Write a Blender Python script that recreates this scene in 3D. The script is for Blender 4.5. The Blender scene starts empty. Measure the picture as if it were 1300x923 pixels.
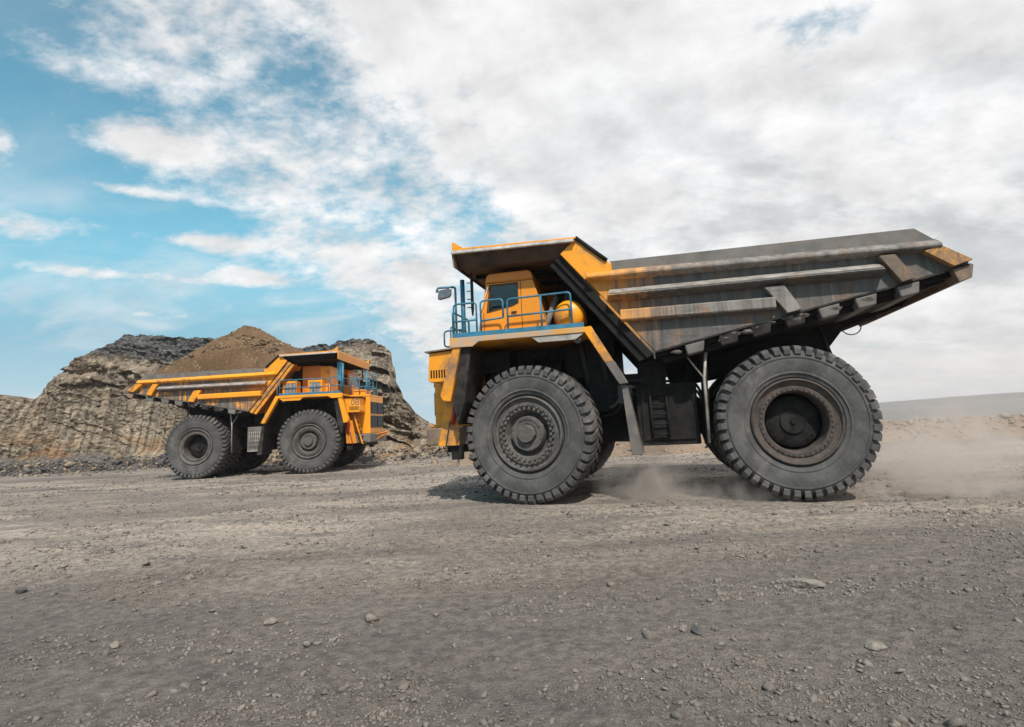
import bpy, math, random
import numpy as np
from mathutils import Matrix, Vector
R = math.radians
PI = math.pi
random.seed(7)
rng = np.random.default_rng(11)
scn = bpy.context.scene
col = scn.collection

# ------------------------------------------------------------------ camera
CAM_H = 1.70
F_PX, PITCH, ROLL = 732.9, 0.1656, 0.0493
cam_d = bpy.data.cameras.new("camera")
cam = bpy.data.objects.new("camera", cam_d)
col.objects.link(cam)
cam_d.sensor_fit = 'HORIZONTAL'
cam_d.sensor_width = 36.0
cam_d.lens = 36.0 * F_PX / 1300.0
cam_d.shift_y = -45.5 / 1300.0
cam_d.clip_start = 0.05
cam_d.clip_end = 20000
cam.matrix_world = (Matrix.Translation((0, 0, CAM_H)) @ Matrix.Rotation(PI / 2 + PITCH, 4, 'X')
                    @ Matrix.Rotation(-ROLL, 4, 'Z'))
scn.camera = cam

# ------------------------------------------------------------------ light and sky
SUN_EL, SUN_AZ = R(50), R(170)        # azimuth clockwise from +Y: behind the camera, a little to the right
sun_d = bpy.data.lights.new("sun", 'SUN')
sun_d.energy = 4.7
sun_d.angle = R(1.2)
sun_d.color = (1.0, 0.945, 0.87)
sun = bpy.data.objects.new("sun", sun_d)
col.objects.link(sun)
sd = Vector((math.sin(SUN_AZ) * math.cos(SUN_EL), math.cos(SUN_AZ) * math.cos(SUN_EL), math.sin(SUN_EL)))
sun.rotation_euler = sd.to_track_quat('Z', 'Y').to_euler()
scn.view_settings.view_transform = 'Standard'
scn.view_settings.look = 'None'
scn.view_settings.exposure = 0.0
scn.view_settings.gamma = 1.0
scn.cycles.volume_bounces = 2
scn.cycles.adaptive_threshold = 0.004


class NT:
    """small node-tree writer"""
    def __init__(s, tree):
        s.t = tree
        s.n = tree.nodes
        s.l = tree.links

    def node(s, typ, **kw):
        n = s.n.new(typ)
        for k, v in kw.items():
            setattr(n, k, v)
        return n

    def put(s, sock, v):
        if v is None:
            return
        if isinstance(v, bpy.types.NodeSocket):
            s.l.new(v, sock)
        elif isinstance(v, (tuple, list)) and sock.type == 'RGBA' and len(v) == 3:
            sock.default_value = (*v, 1)
        else:
            sock.default_value = v

    def math(s, op, a, b=None, c=None, clamp=False):
        n = s.node('ShaderNodeMath', operation=op, use_clamp=clamp)
        s.put(n.inputs[0], a); s.put(n.inputs[1], b); s.put(n.inputs[2], c)
        return n.outputs[0]

    def mix(s, f, a, b, blend='MIX'):
        n = s.node('ShaderNodeMix', data_type='RGBA', blend_type=blend)
        s.put(n.inputs[0], f); s.put(n.inputs[6], a); s.put(n.inputs[7], b)
        return n.outputs[2]

    def ramp(s, v, lo, hi, a=0.0, b=1.0, smooth=True):
        n = s.node('ShaderNodeMapRange', interpolation_type='SMOOTHSTEP' if smooth else 'LINEAR')
        n.clamp = True
        s.put(n.inputs[0], v); s.put(n.inputs[1], lo); s.put(n.inputs[2], hi); s.put(n.inputs[3], a); s.put(n.inputs[4], b)
        return n.outputs[0]

    def noise(s, vec, scale, detail=4, rough=0.55, dist=0.0):
        n = s.node('ShaderNodeTexNoise')
        s.put(n.inputs['Vector'], vec)
        n.inputs['Scale'].default_value = scale
        n.inputs['Detail'].default_value = detail
        n.inputs['Roughness'].default_value = rough
        n.inputs['Distortion'].default_value = dist
        return n.outputs[0]

    def voro(s, vec, scale, feature='F1', out=0):
        n = s.node('ShaderNodeTexVoronoi', feature=feature)
        s.put(n.inputs['Vector'], vec)
        n.inputs['Scale'].default_value = scale
        return n.outputs[out]

    def mapv(s, vec, scale=(1, 1, 1), loc=(0, 0, 0), rot=(0, 0, 0)):
        n = s.node('ShaderNodeMapping')
        s.put(n.inputs[0], vec)
        n.inputs['Scale'].default_value = scale
        n.inputs['Location'].default_value = loc
        n.inputs['Rotation'].default_value = rot
        return n.outputs[0]

    def sep(s, vec):
        n = s.node('ShaderNodeSeparateXYZ')
        s.put(n.inputs[0], vec)
        return n.outputs


def make_world():
    w = bpy.data.worlds.new("World")
    scn.world = w
    w.use_nodes = True
    t = NT(w.node_tree)
    t.n.clear()
    out = t.node('ShaderNodeOutputWorld')
    bg = t.node('ShaderNodeBackground')
    t.l.new(bg.outputs[0], out.inputs[0])
    bg.inputs[1].default_value = 0.10
    sky = t.node('ShaderNodeTexSky')
    sky.sky_type = 'NISHITA'
    sky.sun_disc = False
    sky.sun_elevation = SUN_EL
    sky.sun_rotation = SUN_AZ
    sky.air_density = 1.0
    sky.dust_density = 0.6
    sky.ozone_density = 1.0
    d = t.node('ShaderNodeTexCoord').outputs['Generated']
    x, y, z = t.sep(d)
    az = t.math('MULTIPLY', t.math('ARCTAN2', x, y), 180 / PI)
    el = t.math('MULTIPLY', t.math('ARCSINE', z), 180 / PI)
    zz = t.math('ADD', t.math('MAXIMUM', z, 0.0), 0.34)
    cv = t.node('ShaderNodeCombineXYZ')
    t.put(cv.inputs[0], t.math('DIVIDE', x, zz))
    t.put(cv.inputs[1], t.math('DIVIDE', y, zz))
    P = cv.outputs[0]
    big = t.noise(P, 1.7, 3, 0.5, 0.2)
    med = t.noise(P, 6.0, 9, 0.60, 0.12)
    fine = t.noise(t.mapv(P, (1.0, 1.35, 1), rot=(0, 0, 0.5)), 21.0, 7, 0.62, 0.15)
    f = t.math('ADD', t.math('MULTIPLY', big, 0.28), t.math('ADD', t.math('MULTIPLY', med, 0.47), t.math('MULTIPLY', fine, 0.25)))
    # how covered the sky is: thin at the left, closed to the right
    s_ = t.math('ADD', t.math('MULTIPLY', t.math('ADD', az, 43.0), 0.62), t.math('MULTIPLY', t.math('SUBTRACT', el, 33.0), 0.78))
    cov = t.math('ADD', t.ramp(s_, -6.0, 5.0, 0.0, 0.5), t.ramp(s_, 12.0, 30.0, 0.0, 0.5))
    thr = t.ramp(cov, 0.0, 1.0, 0.69, 0.27, smooth=False)
    v = f
    blobs = [(-34.3, 24.6, 5.2, 1.7, .30), (-33.5, 20.7, 4.6, .55, .22), (-41.0, 16.8, 4.5, 1.2, .22), (-28.7, 17.2, 5.5, .8, .20),
             (-29, 14.0, 9.0, .7, .17), (-24, 14.6, 4.0, .8, .15), (-36, 10.6, 8.0, .45, .13), (-40, 29, 6, 1.4, .12), (-38, 13.6, 7, .6, .17), (-43.5, 22.5, 1.4, 1.6, .20),
             (33.0, 31.6, 4.6, 1.7, -.23), (27.5, 33.5, 4, 1.4, -.15), (-8.6, 29.6, 2.2, 4.2, -.07), (-11.6, 20.6, 1.6, 2.4, -.08), (-20, 31, 5, 5.0, -.06), (-3.2, 31, 2.0, 4.0, -.07),
             (-2.6, 24, 2.4, 3.6, -.05), (-15.5, 16.0, 2.5, 2.0, .10), (-9.0, 12, 2.4, 5.0, .14), (-20, 10.5, 6, 2.2, -.14), (-28, 27, 4, 3, -.03)]
    for (a0, e0, ra, re, amp) in blobs:
        da = t.math('DIVIDE', t.math('SUBTRACT', az, a0), ra)
        de = t.math('DIVIDE', t.math('SUBTRACT', el, e0), re)
        q = t.math('ADD', t.math('MULTIPLY', da, da), t.math('MULTIPLY', de, de))
        v = t.math('ADD', v, t.math('MULTIPLY', t.math('EXPONENT', t.math('MULTIPLY', q, -1.0)), amp))
    k = t.math('SUBTRACT', v, thr)
    alpha = t.ramp(k, -0.13, 0.10)
    veil = t.math('MULTIPLY', t.ramp(t.noise(t.mapv(P, (1, 1.6, 1), (4.0, 9.0, 0)), 2.6, 7, .6, .3), .40, .70), t.ramp(el, 26.0, 14.0, .12, .52))
    alpha = t.math('MAXIMUM', alpha, veil)
    # cloud body: white where thin and sunlit, greyer where thick
    sh = t.noise(t.mapv(P, (0.8, 1.3, 1), (3.1, 0.4, 0)), 2.9, 9, 0.62, 0.2)
    shade = t.ramp(sh, 0.44, 0.62)
    right = t.ramp(az, -6.0, 18.0)
    low = t.ramp(el, 33.0, 17.0)
    g = t.math('MULTIPLY', shade, t.math('ADD', 0.2, t.math('MULTIPLY', t.math('MULTIPLY', right, low), 0.8)))
    ccol = t.mix(g, (8.9, 8.9, 8.95), (6.5, 6.75, 6.95))
    med_s = t.noise(t.mapv(P, (1, 1, 1), (-.012, .05, 0)), 6.0, 9, 0.60, 0.12)
    big_s = t.noise(t.mapv(P, (1, 1, 1), (-.03, .14, 0)), 2.9, 6, 0.60, 0.2)
    big_0 = t.noise(P, 2.9, 6, 0.60, 0.2)
    rel = t.math('ADD', t.math('MULTIPLY', t.math('SUBTRACT', med, med_s), .75), t.math('MULTIPLY', t.math('SUBTRACT', big_0, big_s), .8))
    puff = t.ramp(rel, -.26, .26, .80, 1.18, smooth=False)
    ccol = t.mix(1.0, ccol, puff, 'MULTIPLY')
    hz = t.ramp(el, 12.0, 0.0)
    ccol = t.mix(t.math('MULTIPLY', hz, 0.8), ccol, (7.3, 7.15, 7.0))
    blue = t.mix(1.0, sky.outputs[0], (1.22, 1.95, 1.62), 'MULTIPLY')
    blue = t.mix(t.ramp(el, 19.0, 8.0, 0, 0.9), blue, (2.7, 5.0, 6.5))
    blue = t.mix(t.ramp(el, 10.0, 2.5, 0, 0.9), blue, (5.0, 6.7, 7.7))
    t.l.new(t.mix(alpha, blue, ccol), bg.inputs[0])


make_world()

# ------------------------------------------------------------------ tagging and mesh helpers
def tag(o, label=None, cat=None, group=None, kind=None):
    if label: o['label'] = label
    if cat: o['category'] = cat
    if group: o['group'] = group
    if kind: o['kind'] = kind
    return o


def empty(name, loc=(0, 0, 0), rz=0.0, parent=None):
    o = bpy.data.objects.new(name, None)
    o.empty_display_size = 0.3
    col.objects.link(o)
    o.location = loc
    o.rotation_euler = (0, 0, rz)
    o.parent = parent
    return o


class MB:
    """collects shapes, then links them as ONE mesh object"""
    def __init__(s):
        s.v = []; s.f = []; s.sm = []

    def add(s, vs, fs, smooth=False):
        b = len(s.v)
        s.v += [tuple(map(float, p)) for p in vs]
        s.f += [tuple(b + i for i in q) for q in fs]
        s.sm += [smooth] * len(fs)
        return s

    def box(s, x0, x1, y0, y1, z0, z1):
        vs = [(x, y, z) for x in (x0, x1) for y in (y0, y1) for z in (z0, z1)]
        return s.add(vs, [(0, 1, 3, 2), (4, 6, 7, 5), (0, 4, 5, 1), (2, 3, 7, 6), (0, 2, 6, 4), (1, 5, 7, 3)])

    def prism(s, poly, y0, y1):            # poly in x,z, extruded along y
        n = len(poly)
        vs = [(x, y0, z) for x, z in poly] + [(x, y1, z) for x, z in poly]
        fs = [tuple(range(n)), tuple(range(2 * n - 1, n - 1, -1))]
        fs += [(i, (i + 1) % n + 0, (i + 1) % n + n, i + n) for i in range(n)]
        return s.add(vs, fs)

    def loft(s, a, b):                     # two rings of equal length, capped
        n = len(a)
        fs = [tuple(range(n)), tuple(range(2 * n - 1, n - 1, -1))]
        fs += [(i, (i + 1) % n, (i + 1) % n + n, i + n) for i in range(n)]
        return s.add(list(a) + list(b), fs)

    def tube(s, pts, r, n=8, closed=False):
        pts = [Vector(p) for p in pts]
        m = len(pts)
        rr = r if isinstance(r, (list, tuple)) else [r] * m
        vs = []; prev = None
        for i, p in enumerate(pts):
            if closed:
                d = pts[(i + 1) % m] - pts[i - 1]
            else:
                d = pts[min(i + 1, m - 1)] - pts[max(i - 1, 0)]
            d.normalize()
            if prev is None:
                u = d.cross(Vector((0, 0, 1)))
                if u.length < 1e-3: u = d.cross(Vector((1, 0, 0)))
            else:
                u = prev - d * prev.dot(d)
            u.normalize(); prev = u
            w = d.cross(u)
            vs += [p + (u * math.cos(2 * PI * k / n) + w * math.sin(2 * PI * k / n)) * rr[i] for k in range(n)]
        fs = []
        for i in range(m if closed else m - 1):
            j = (i + 1) % m
            fs += [(i * n + k, i * n + (k + 1) % n, j * n + (k + 1) % n, j * n + k) for k in range(n)]
        b = len(s.v)
        s.add(vs, fs, True)
        if not closed:
            s.f += [tuple(b + k for k in range(n)), tuple(b + (m - 1) * n + k for k in range(n - 1, -1, -1))]
            s.sm += [False, False]
        return s

    def lathe(s, prof, n=48, c=(0, 0, 0), sgn=1, smooth=True):   # prof: (offset along y, radius), about a y axis
        m = len(prof)
        vs = [(c[0] + r * math.cos(2 * PI * k / n), c[1] + a * sgn, c[2] + r * math.sin(2 * PI * k / n)) for a, r in prof for k in range(n)]
        fs = []
        for i in range(m - 1):
            fs += [(i * n + k, i * n + (k + 1) % n, (i + 1) * n + (k + 1) % n, (i + 1) * n + k) for k in range(n)]
        return s.add(vs, fs, smooth)

    def build(s, name, mat, parent=None, bevel=0.0, autosmooth=None):
        me = bpy.data.meshes.new(name)
        me.from_pydata(s.v, [], s.f)
        me.polygons.foreach_set('use_smooth', s.sm)
        import bmesh
        bm = bmesh.new(); bm.from_mesh(me)
        bmesh.ops.recalc_face_normals(bm, faces=bm.faces)
        if autosmooth:
            for e in bm.edges:
                if len(e.link_faces) == 2 and e.calc_face_angle(0) > autosmooth: e.smooth = False
        bm.to_mesh(me); bm.free()
        me.materials.append(mat)
        o = bpy.data.objects.new(name, me)
        col.objects.link(o)
        o.parent = parent
        if bevel:
            b = o.modifiers.new('bevel', 'BEVEL')
            b.width = bevel; b.segments = 2; b.limit_method = 'ANGLE'; b.angle_limit = R(40)
        return o


def rpath(pts, r=0.08, n=4):               # round the corners of a poly-line
    pts = [Vector(p) for p in pts]
    out = [pts[0]]
    for a, b, c in zip(pts, pts[1:], pts[2:]):
        u = (a - b); w = (c - b)
        k = min(r, u.length * .45, w.length * .45)
        p, q = b + u.normalized() * k, b + w.normalized() * k
        for i in range(n + 1):
            t = i / n
            out.append(p * (1 - t) ** 2 + b * 2 * t * (1 - t) + q * t * t)
    out.append(pts[-1])
    return out


# numpy gradient noise -------------------------------------------------------
_perm = rng.permutation(512).astype(np.int64)
_perm = np.concatenate([_perm, _perm])
_grad = rng.normal(size=(512, 3)); _grad /= np.linalg.norm(_grad, axis=1)[:, None]


def pnoise(x, y, z=0.0):
    x, y, z = np.broadcast_arrays(np.asarray(x, float), np.asarray(y, float), np.asarray(z, float))
    xi, yi, zi = np.floor(x).astype(np.int64), np.floor(y).astype(np.int64), np.floor(z).astype(np.int64)
    xf, yf, zf = x - xi, y - yi, z - zi
    u, v, w = (t * t * t * (t * (t * 6 - 15) + 10) for t in (xf, yf, zf))
    def g(i, j, k):
        h = _perm[(_perm[(_perm[(xi + i) & 511] + yi + j) & 511] + zi + k) & 511]
        G = _grad[h]
        return G[..., 0] * (xf - i) + G[..., 1] * (yf - j) + G[..., 2] * (zf - k)
    def lerp(t, a, b): return a + t * (b - a)
    return lerp(w, lerp(v, lerp(u, g(0, 0, 0), g(1, 0, 0)), lerp(u, g(0, 1, 0), g(1, 1, 0))),
                lerp(v, lerp(u, g(0, 0, 1), g(1, 0, 1)), lerp(u, g(0, 1, 1), g(1, 1, 1))))


def fbm(x, y, z=0.0, o=4, gain=0.5):
    s = 0; a = 1.0; f = 1.0
    for i in range(o):
        s = s + a * pnoise(x * f + 17.3 * i, y * f - 9.1 * i, z * f + 5.7 * i)
        a *= gain; f *= 2.03
    return s


def sstep(a, b, x):
    t = np.clip((x - a) / (b - a), 0, 1)
    return t * t * (3 - 2 * t)


def grid_mesh(name, X, Y, Z, mat, smooth=True):
    n, m = X.shape
    me = bpy.data.meshes.new(name)
    co = np.stack([X, Y, Z], -1).reshape(-1, 3).astype(np.float32)
    idx = np.arange(n * m).reshape(n, m)
    q = np.stack([idx[:-1, :-1], idx[:-1, 1:], idx[1:, 1:], idx[1:, :-1]], -1).reshape(-1, 4)
    me.vertices.add(len(co)); me.vertices.foreach_set('co', co.ravel())
    me.loops.add(q.size); me.loops.foreach_set('vertex_index', q.ravel().astype(np.int32))
    me.polygons.add(len(q))
    me.polygons.foreach_set('loop_start', np.arange(0, q.size, 4, dtype=np.int32))
    me.polygons.foreach_set('use_smooth', np.full(len(q), smooth))
    me.update(calc_edges=True); me.validate()
    me.materials.append(mat)
    o = bpy.data.objects.new(name, me)
    col.objects.link(o)
    return o


# rocks: a few irregular hulls reused as raw data
def rock_hull(seed, n=20):
    import bmesh
    r = np.random.default_rng(seed)
    bm = bmesh.new()
    for _ in range(n):
        d = r.normal(size=3); d /= np.linalg.norm(d)
        d *= r.uniform(.8, 1.1)
        bm.verts.new((d[0], d[1] * .8, d[2] * .62))
    res = bmesh.ops.convex_hull(bm, input=bm.verts)
    junk = [v for v in bm.verts if not v.link_faces]
    bmesh.ops.delete(bm, geom=junk, context='VERTS')
    bmesh.ops.recalc_face_normals(bm, faces=bm.faces)
    bm.verts.index_update()
    v = np.array([v.co[:] for v in bm.verts]); f = [[q.index for q in p.verts] for p in bm.faces]
    bm.free()
    return v, np.array(f)


HULL_S = [rock_hull(100 + i, 9) for i in range(8)]
HULL_B = [rock_hull(200 + i, 26) for i in range(6)]


def scatter_mesh(name, P, S, mat, hulls, seed=0):
    """many small stones as one mesh (P: n x 3, S: n)"""
    r = np.random.default_rng(seed)
    V = []; Fc = []; b = 0
    n = len(P)
    kind = r.integers(0, len(hulls), n)
    for k, (hv, hf) in enumerate(hulls):
        m = np.where(kind == k)[0]
        if not len(m): continue
        a = r.uniform(0, 2 * PI, len(m)); c, s = np.cos(a), np.sin(a)
        tl = r.normal(0, .35, len(m)); ct, st = np.cos(tl), np.sin(tl)
        x = hv[None, :, 0]; y = hv[None, :, 1]; z = hv[None, :, 2]
        x2 = x * ct[:, None] - z * st[:, None]; z2 = x * st[:, None] + z * ct[:, None]
        X = (x2 * c[:, None] - y * s[:, None]) * S[m][:, None] + P[m, 0][:, None]
        Y = (x2 * s[:, None] + y * c[:, None]) * S[m][:, None] + P[m, 1][:, None]
        Z = z2 * S[m][:, None] + P[m, 2][:, None]
        V.append(np.stack([X, Y, Z], -1).reshape(-1, 3))
        nv = len(hv)
        Fc.append((hf[None] + (np.arange(len(m)) * nv)[:, None, None] + b).reshape(-1, 3))
        b += nv * len(m)
    V = np.concatenate(V); Fc = np.concatenate(Fc)
    me = bpy.data.meshes.new(name)
    me.vertices.add(len(V)); me.vertices.foreach_set('co', V.astype(np.float32).ravel())
    me.loops.add(Fc.size); me.loops.foreach_set('vertex_index', Fc.ravel().astype(np.int32))
    me.polygons.add(len(Fc)); me.polygons.foreach_set('loop_start', np.arange(0, Fc.size, 3, dtype=np.int32))
    me.update(calc_edges=True)
    me.materials.append(mat)
    o = bpy.data.objects.new(name, me)
    col.objects.link(o)
    return o


# ------------------------------------------------------------------ materials
def new_mat(name):
    m = bpy.data.materials.new(name)
    m.use_nodes = True
    t = NT(m.node_tree)
    b = t.n['Principled BSDF']
    return m, t, b


def bump(t, b, h, strength, dist=0.02):
    n = t.node('ShaderNodeBump')
    n.inputs['Strength'].default_value = strength
    n.inputs['Distance'].default_value = dist
    t.put(n.inputs['Height'], h)
    t.l.new(n.outputs[0], b.inputs['Normal'])


def ocoord(t): return t.node('ShaderNodeTexCoord').outputs['Object']


def plain(name, c, rough=0.6, metal=0.0, var=0.25, scale=3.0, dust=None, dust_amt=0.0, spec=0.5):
    m, t, b = new_mat(name)
    b.inputs['Specular IOR Level'].default_value = spec
    P = ocoord(t)
    n = t.noise(P, scale, 6, 0.6)
    c1 = t.mix(t.ramp(n, .3, .7), tuple(k * (1 - var) for k in c), tuple(k * (1 + var) for k in c))
    if dust:
        n2 = t.noise(P, scale * 1.7, 8, 0.65, 0.5)
        c1 = t.mix(t.math('MULTIPLY', t.ramp(n2, .42, .68), dust_amt), c1, dust)
    t.l.new(c1, b.inputs['Base Color'])
    t.put(b.inputs['Roughness'], t.ramp(n, .3, .7, max(rough - .1, .05), min(rough + .1, 1)))
    b.inputs['Metallic'].default_value = metal
    bump(t, b, t.noise(P, scale * 9, 4, .6), 0.15, 0.01)
    return m


YEL = (0.82, 0.315, 0.007)
ORG = (0.66, 0.21, 0.010)
DIRT = (0.115, 0.102, 0.092)
SOOT_SHADE = (0.013, 0.0125, 0.0125)


def paint(name, c=YEL, dirt=DIRT, amt=0.35, streak=0.3, rough=0.42, rust=0.0):
    """painted steel: grime in blotches, run-down streaks, scratches"""
    m, t, b = new_mat(name)
    P = ocoord(t)
    big = t.noise(P, 1.6, 7, 0.62, 0.4)
    run = t.noise(t.mapv(P, (9, 9, 0.7)), 1.0, 5, 0.6)
    fin = t.noise(P, 22, 5, 0.7)
    base = t.mix(t.ramp(t.noise(P, .7, 2), .3, .7), c, tuple(k * .86 for k in c))
    mk = t.math('MULTIPLY', t.ramp(big, .62 - amt * .35, .80 - amt * .25), 0.85)
    mk = t.math('MAXIMUM', mk, t.math('MULTIPLY', t.ramp(run, .60, .78), streak))
    mk = t.math('MAXIMUM', mk, t.math('MULTIPLY', t.ramp(fin, .66, .74), .45 * min(1, amt * 2)))
    colr = t.mix(mk, base, dirt)
    if rust:
        colr = t.mix(t.math('MULTIPLY', t.ramp(t.noise(P, 5, 8, .7), .5, .66), rust), colr, (0.16, 0.065, 0.025))
    t.l.new(colr, b.inputs['Base Color'])
    t.put(b.inputs['Roughness'], t.ramp(mk, 0, 1, rough, .85))
    bump(t, b, t.math('ADD', big, t.math('MULTIPLY', fin, .3)), 0.12, 0.02)
    return m


def bed_paint(name, xa, xb, keep, grey=(0.092, 0.086, 0.082)):
    """dump-bed steel: yellow paint left towards the front (x beyond xa..xb), grey grime and bare steel behind"""
    m, t, b = new_mat(name)
    P = ocoord(t)
    x, y, z = t.sep(P)
    big = t.noise(P, 1.3, 7, 0.62, 0.5)
    run = t.noise(t.mapv(P, (7, 7, 0.5)), 1.0, 6, 0.65)
    fin = t.noise(P, 30, 5, 0.7)
    front = t.ramp(t.math('ADD', x, t.math('MULTIPLY', t.math('SUBTRACT', run, .5), 3.4)), xa, xb)
    pat = t.math('MULTIPLY', t.ramp(t.math('ADD', t.math('MULTIPLY', big, .5), t.math('MULTIPLY', run, .5)), .66 - keep * .3, .74 - keep * .3), .9)
    mask = t.math('MAXIMUM', t.math('MULTIPLY', front, t.ramp(fin, .2, .42, .6, 1)), pat)
    g = t.mix(t.ramp(run, .3, .72), tuple(k * .55 for k in grey), tuple(k * 1.5 for k in grey))
    g = t.mix(t.math('MULTIPLY', t.ramp(t.noise(t.mapv(P, (1, 1, .45)), 3.2, 8, .72), .50, .68), .7), g, (0.19, 0.105, 0.052))
    g = t.mix(t.math('MULTIPLY', t.ramp(fin, .56, .72), .5), g, (0.20, 0.185, 0.17))
    paintc = t.mix(t.math('MULTIPLY', t.ramp(big, .45, .75), .5), YEL, (0.45, 0.21, 0.05))
    t.l.new(t.mix(mask, g, paintc), b.inputs['Base Color'])
    t.put(b.inputs['Roughness'], t.ramp(run, .3, .7, .5, .8))
    dent = t.noise(t.mapv(P, (1, 1, 1.6), (3, 1, 2)), 1.9, 3, .5, .6)
    bump(t, b, t.math('ADD', t.math('MULTIPLY', dent, 5.0), t.math('ADD', t.math('MULTIPLY', run, .6), t.math('MULTIPLY', fin, .4))), 0.35, 0.02)
    return m


def rubber(name):
    m, t, b = new_mat(name)
    P = ocoord(t)
    n = t.noise(P, 2.2, 7, .65, .3)
    f = t.noise(P, 26, 4, .6)
    x, y, z = t.sep(P)
    rad = t.math('SQRT', t.math('ADD', t.math('MULTIPLY', x, x), t.math('MULTIPLY', z, z)))
    ringn = t.node('ShaderNodeTexNoise', noise_dimensions='1D')
    t.put(ringn.inputs['W'], t.math('MULTIPLY', rad, 16.0))
    ringn.inputs['Detail'].default_value = 3
    c = t.mix(t.ramp(n, .3, .72), (0.052, 0.051, 0.050), (0.112, 0.108, 0.105))
    c = t.mix(t.math('MULTIPLY', t.ramp(ringn.outputs[0], .42, .7), .35), c, (0.045, 0.044, 0.044))
    c = t.mix(t.math('MULTIPLY', t.ramp(f, .5, .8), .4), c, (0.17, 0.155, 0.14))
    c = t.mix(t.math('MULTIPLY', t.ramp(t.noise(P, 1.3, 8, .72, .8), .52, .72), .55), c, (0.205, 0.185, 0.165))
    t.l.new(c, b.inputs['Base Color'])
    b.inputs['Roughness'].default_value = .82
    b.inputs['Specular IOR Level'].default_value = .25
    bump(t, b, t.math('ADD', f, t.math('MULTIPLY', ringn.outputs[0], 1.2)), .25, .012)
    return m


def soil(name, a, b_, c=None, scale=1.0, rough=.95, bstr=.6, bdist=.05):
    m, t, b = new_mat(name)
    P = ocoord(t)
    n = t.noise(P, .6 * scale, 8, .62, .4)
    f = t.noise(P, 7 * scale, 8, .68)
    vo = t.voro(P, 9 * scale)
    k = t.math('ADD', t.math('MULTIPLY', n, .5), t.math('MULTIPLY', f, .5))
    cc = t.mix(t.ramp(k, .36, .64), a, b_)
    if c:
        cc = t.mix(t.ramp(t.noise(P, 2.3 * scale, 6, .7, 1.0), .55, .68), cc, c)
    t.l.new(cc, b.inputs['Base Color'])
    b.inputs['Roughness'].default_value = rough
    bump(t, b, t.math('ADD', f, t.math('MULTIPLY', vo, .5)), bstr, bdist)
    return m


def glass_mat():
    m = bpy.data.materials.new('window_glass')
    m.use_nodes = True
    t = NT(m.node_tree); t.n.clear()
    out = t.node('ShaderNodeOutputMaterial')
    tr = t.node('ShaderNodeBsdfTransparent'); tr.inputs[0].default_value = (.62, .66, .66, 1)
    gl = t.node('ShaderNodeBsdfGlossy'); gl.inputs['Roughness'].default_value = .03
    lw = t.node('ShaderNodeFresnel'); lw.inputs[0].default_value = 1.5
    mx = t.node('ShaderNodeMixShader')
    t.l.new(t.math('ADD', lw.outputs[0], .02), mx.inputs[0])
    t.l.new(tr.outputs[0], mx.inputs[1]); t.l.new(gl.outputs[0], mx.inputs[2])
    t.l.new(mx.outputs[0], out.inputs[0])
    return m


M = {}
M['yellow'] = paint('yellow_paint', amt=.28, streak=.22)
M['yellow_clean'] = paint('yellow_paint_clean', amt=.12, streak=.12)
M['orange'] = paint('orange_and_shade_paint', c=ORG, amt=.15, streak=.12)
M['yellow_worn'] = paint('yellow_paint_worn', amt=.62, streak=.6, rust=.35)
def rusty(name, a, b_, c, k):
    m, t, b = new_mat(name)
    P = ocoord(t)
    big = t.noise(P, 2.6, 8, .7, .5)
    sp = t.noise(P, 15, 8, .75, .3)
    run = t.noise(t.mapv(P, (8, 8, .8)), 1.0, 5, .6)
    col_ = t.mix(t.ramp(big, .38, .62), a, b_)
    col_ = t.mix(t.ramp(sp, k, k + .07), col_, c)
    col_ = t.mix(t.math('MULTIPLY', t.ramp(run, .55, .75), .5), col_, (0.06, 0.05, 0.043))
    t.l.new(col_, b.inputs['Base Color'])
    b.inputs['Roughness'].default_value = .8
    bump(t, b, t.math('ADD', sp, big), .35, .015)
    return m


M['rusty'] = rusty('rusty_plate', (0.12, 0.095, 0.078), (0.235, 0.155, 0.10), (0.30, 0.15, 0.055), .56)
M['rusty_tail'] = rusty('rusty_tail', (0.17, 0.11, 0.07), (0.28, 0.165, 0.085), (0.50, 0.22, 0.045), .50)
M['bed_grey'] = bed_paint('grimy_bed', 2.2, 4.6, .20)
M['bed_rail_grey'] = bed_paint('grimy_rail', 1.5, 4.6, .14, (0.17, 0.155, 0.142))
M['bed_yel'] = bed_paint('bed_panel_yellow', 1.5, 4.6, .50, (0.12, .105, .095))
M['bed_rail_yel'] = bed_paint('bed_rail_yellow', -2.5, 1.5, .75, (0.16, .125, .095))
M['steel_worn'] = plain('worn_steel', (0.34, 0.315, 0.29), .45, .1, .3, 4, (0.2, 0.15, 0.11), .4)
M['grey_plate'] = plain('grey_plate', (0.12, 0.112, 0.106), .7, 0, .3, 2.5, (0.2, 0.15, 0.11), .4)
M['soot'] = plain('sooty_shaded_steel', SOOT_SHADE, .75, 0, .4, 3, (0.045, 0.038, 0.032), .3, .12)  # soot, and the black that paints shade on the near bulkhead
M['dark'] = plain('dark_machinery', (0.015, 0.0145, 0.0145), .65, .1, .4, 3, (0.05, 0.044, 0.038), .35, .15)
M['mud'] = plain('caked_mud', (0.034, 0.031, 0.029), .95, 0, .5, 5, spec=.1)
M['mud_light'] = plain('dry_mud', (0.10, 0.09, 0.08), .95, 0, .5, 9, spec=.1)
M['blue'] = plain('blue_rail_paint', (0.022, 0.155, 0.245), .45, 0, .25, 5, (0.13, 0.14, 0.14), .3)
M['black'] = plain('black_rubber', (0.018, 0.018, 0.019), .6)
M['glass'] = glass_mat()
M['seat'] = plain('seat_cloth', (0.17, 0.165, 0.16), .9)
M['mirror'] = plain('mirror_back', (0.16, 0.17, 0.18), .3, .6)
M['red'] = plain('red_paint', (0.35, 0.02, 0.018), .4)
M['white'] = plain('white_paint', (0.7, 0.69, 0.66), .5)
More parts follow.
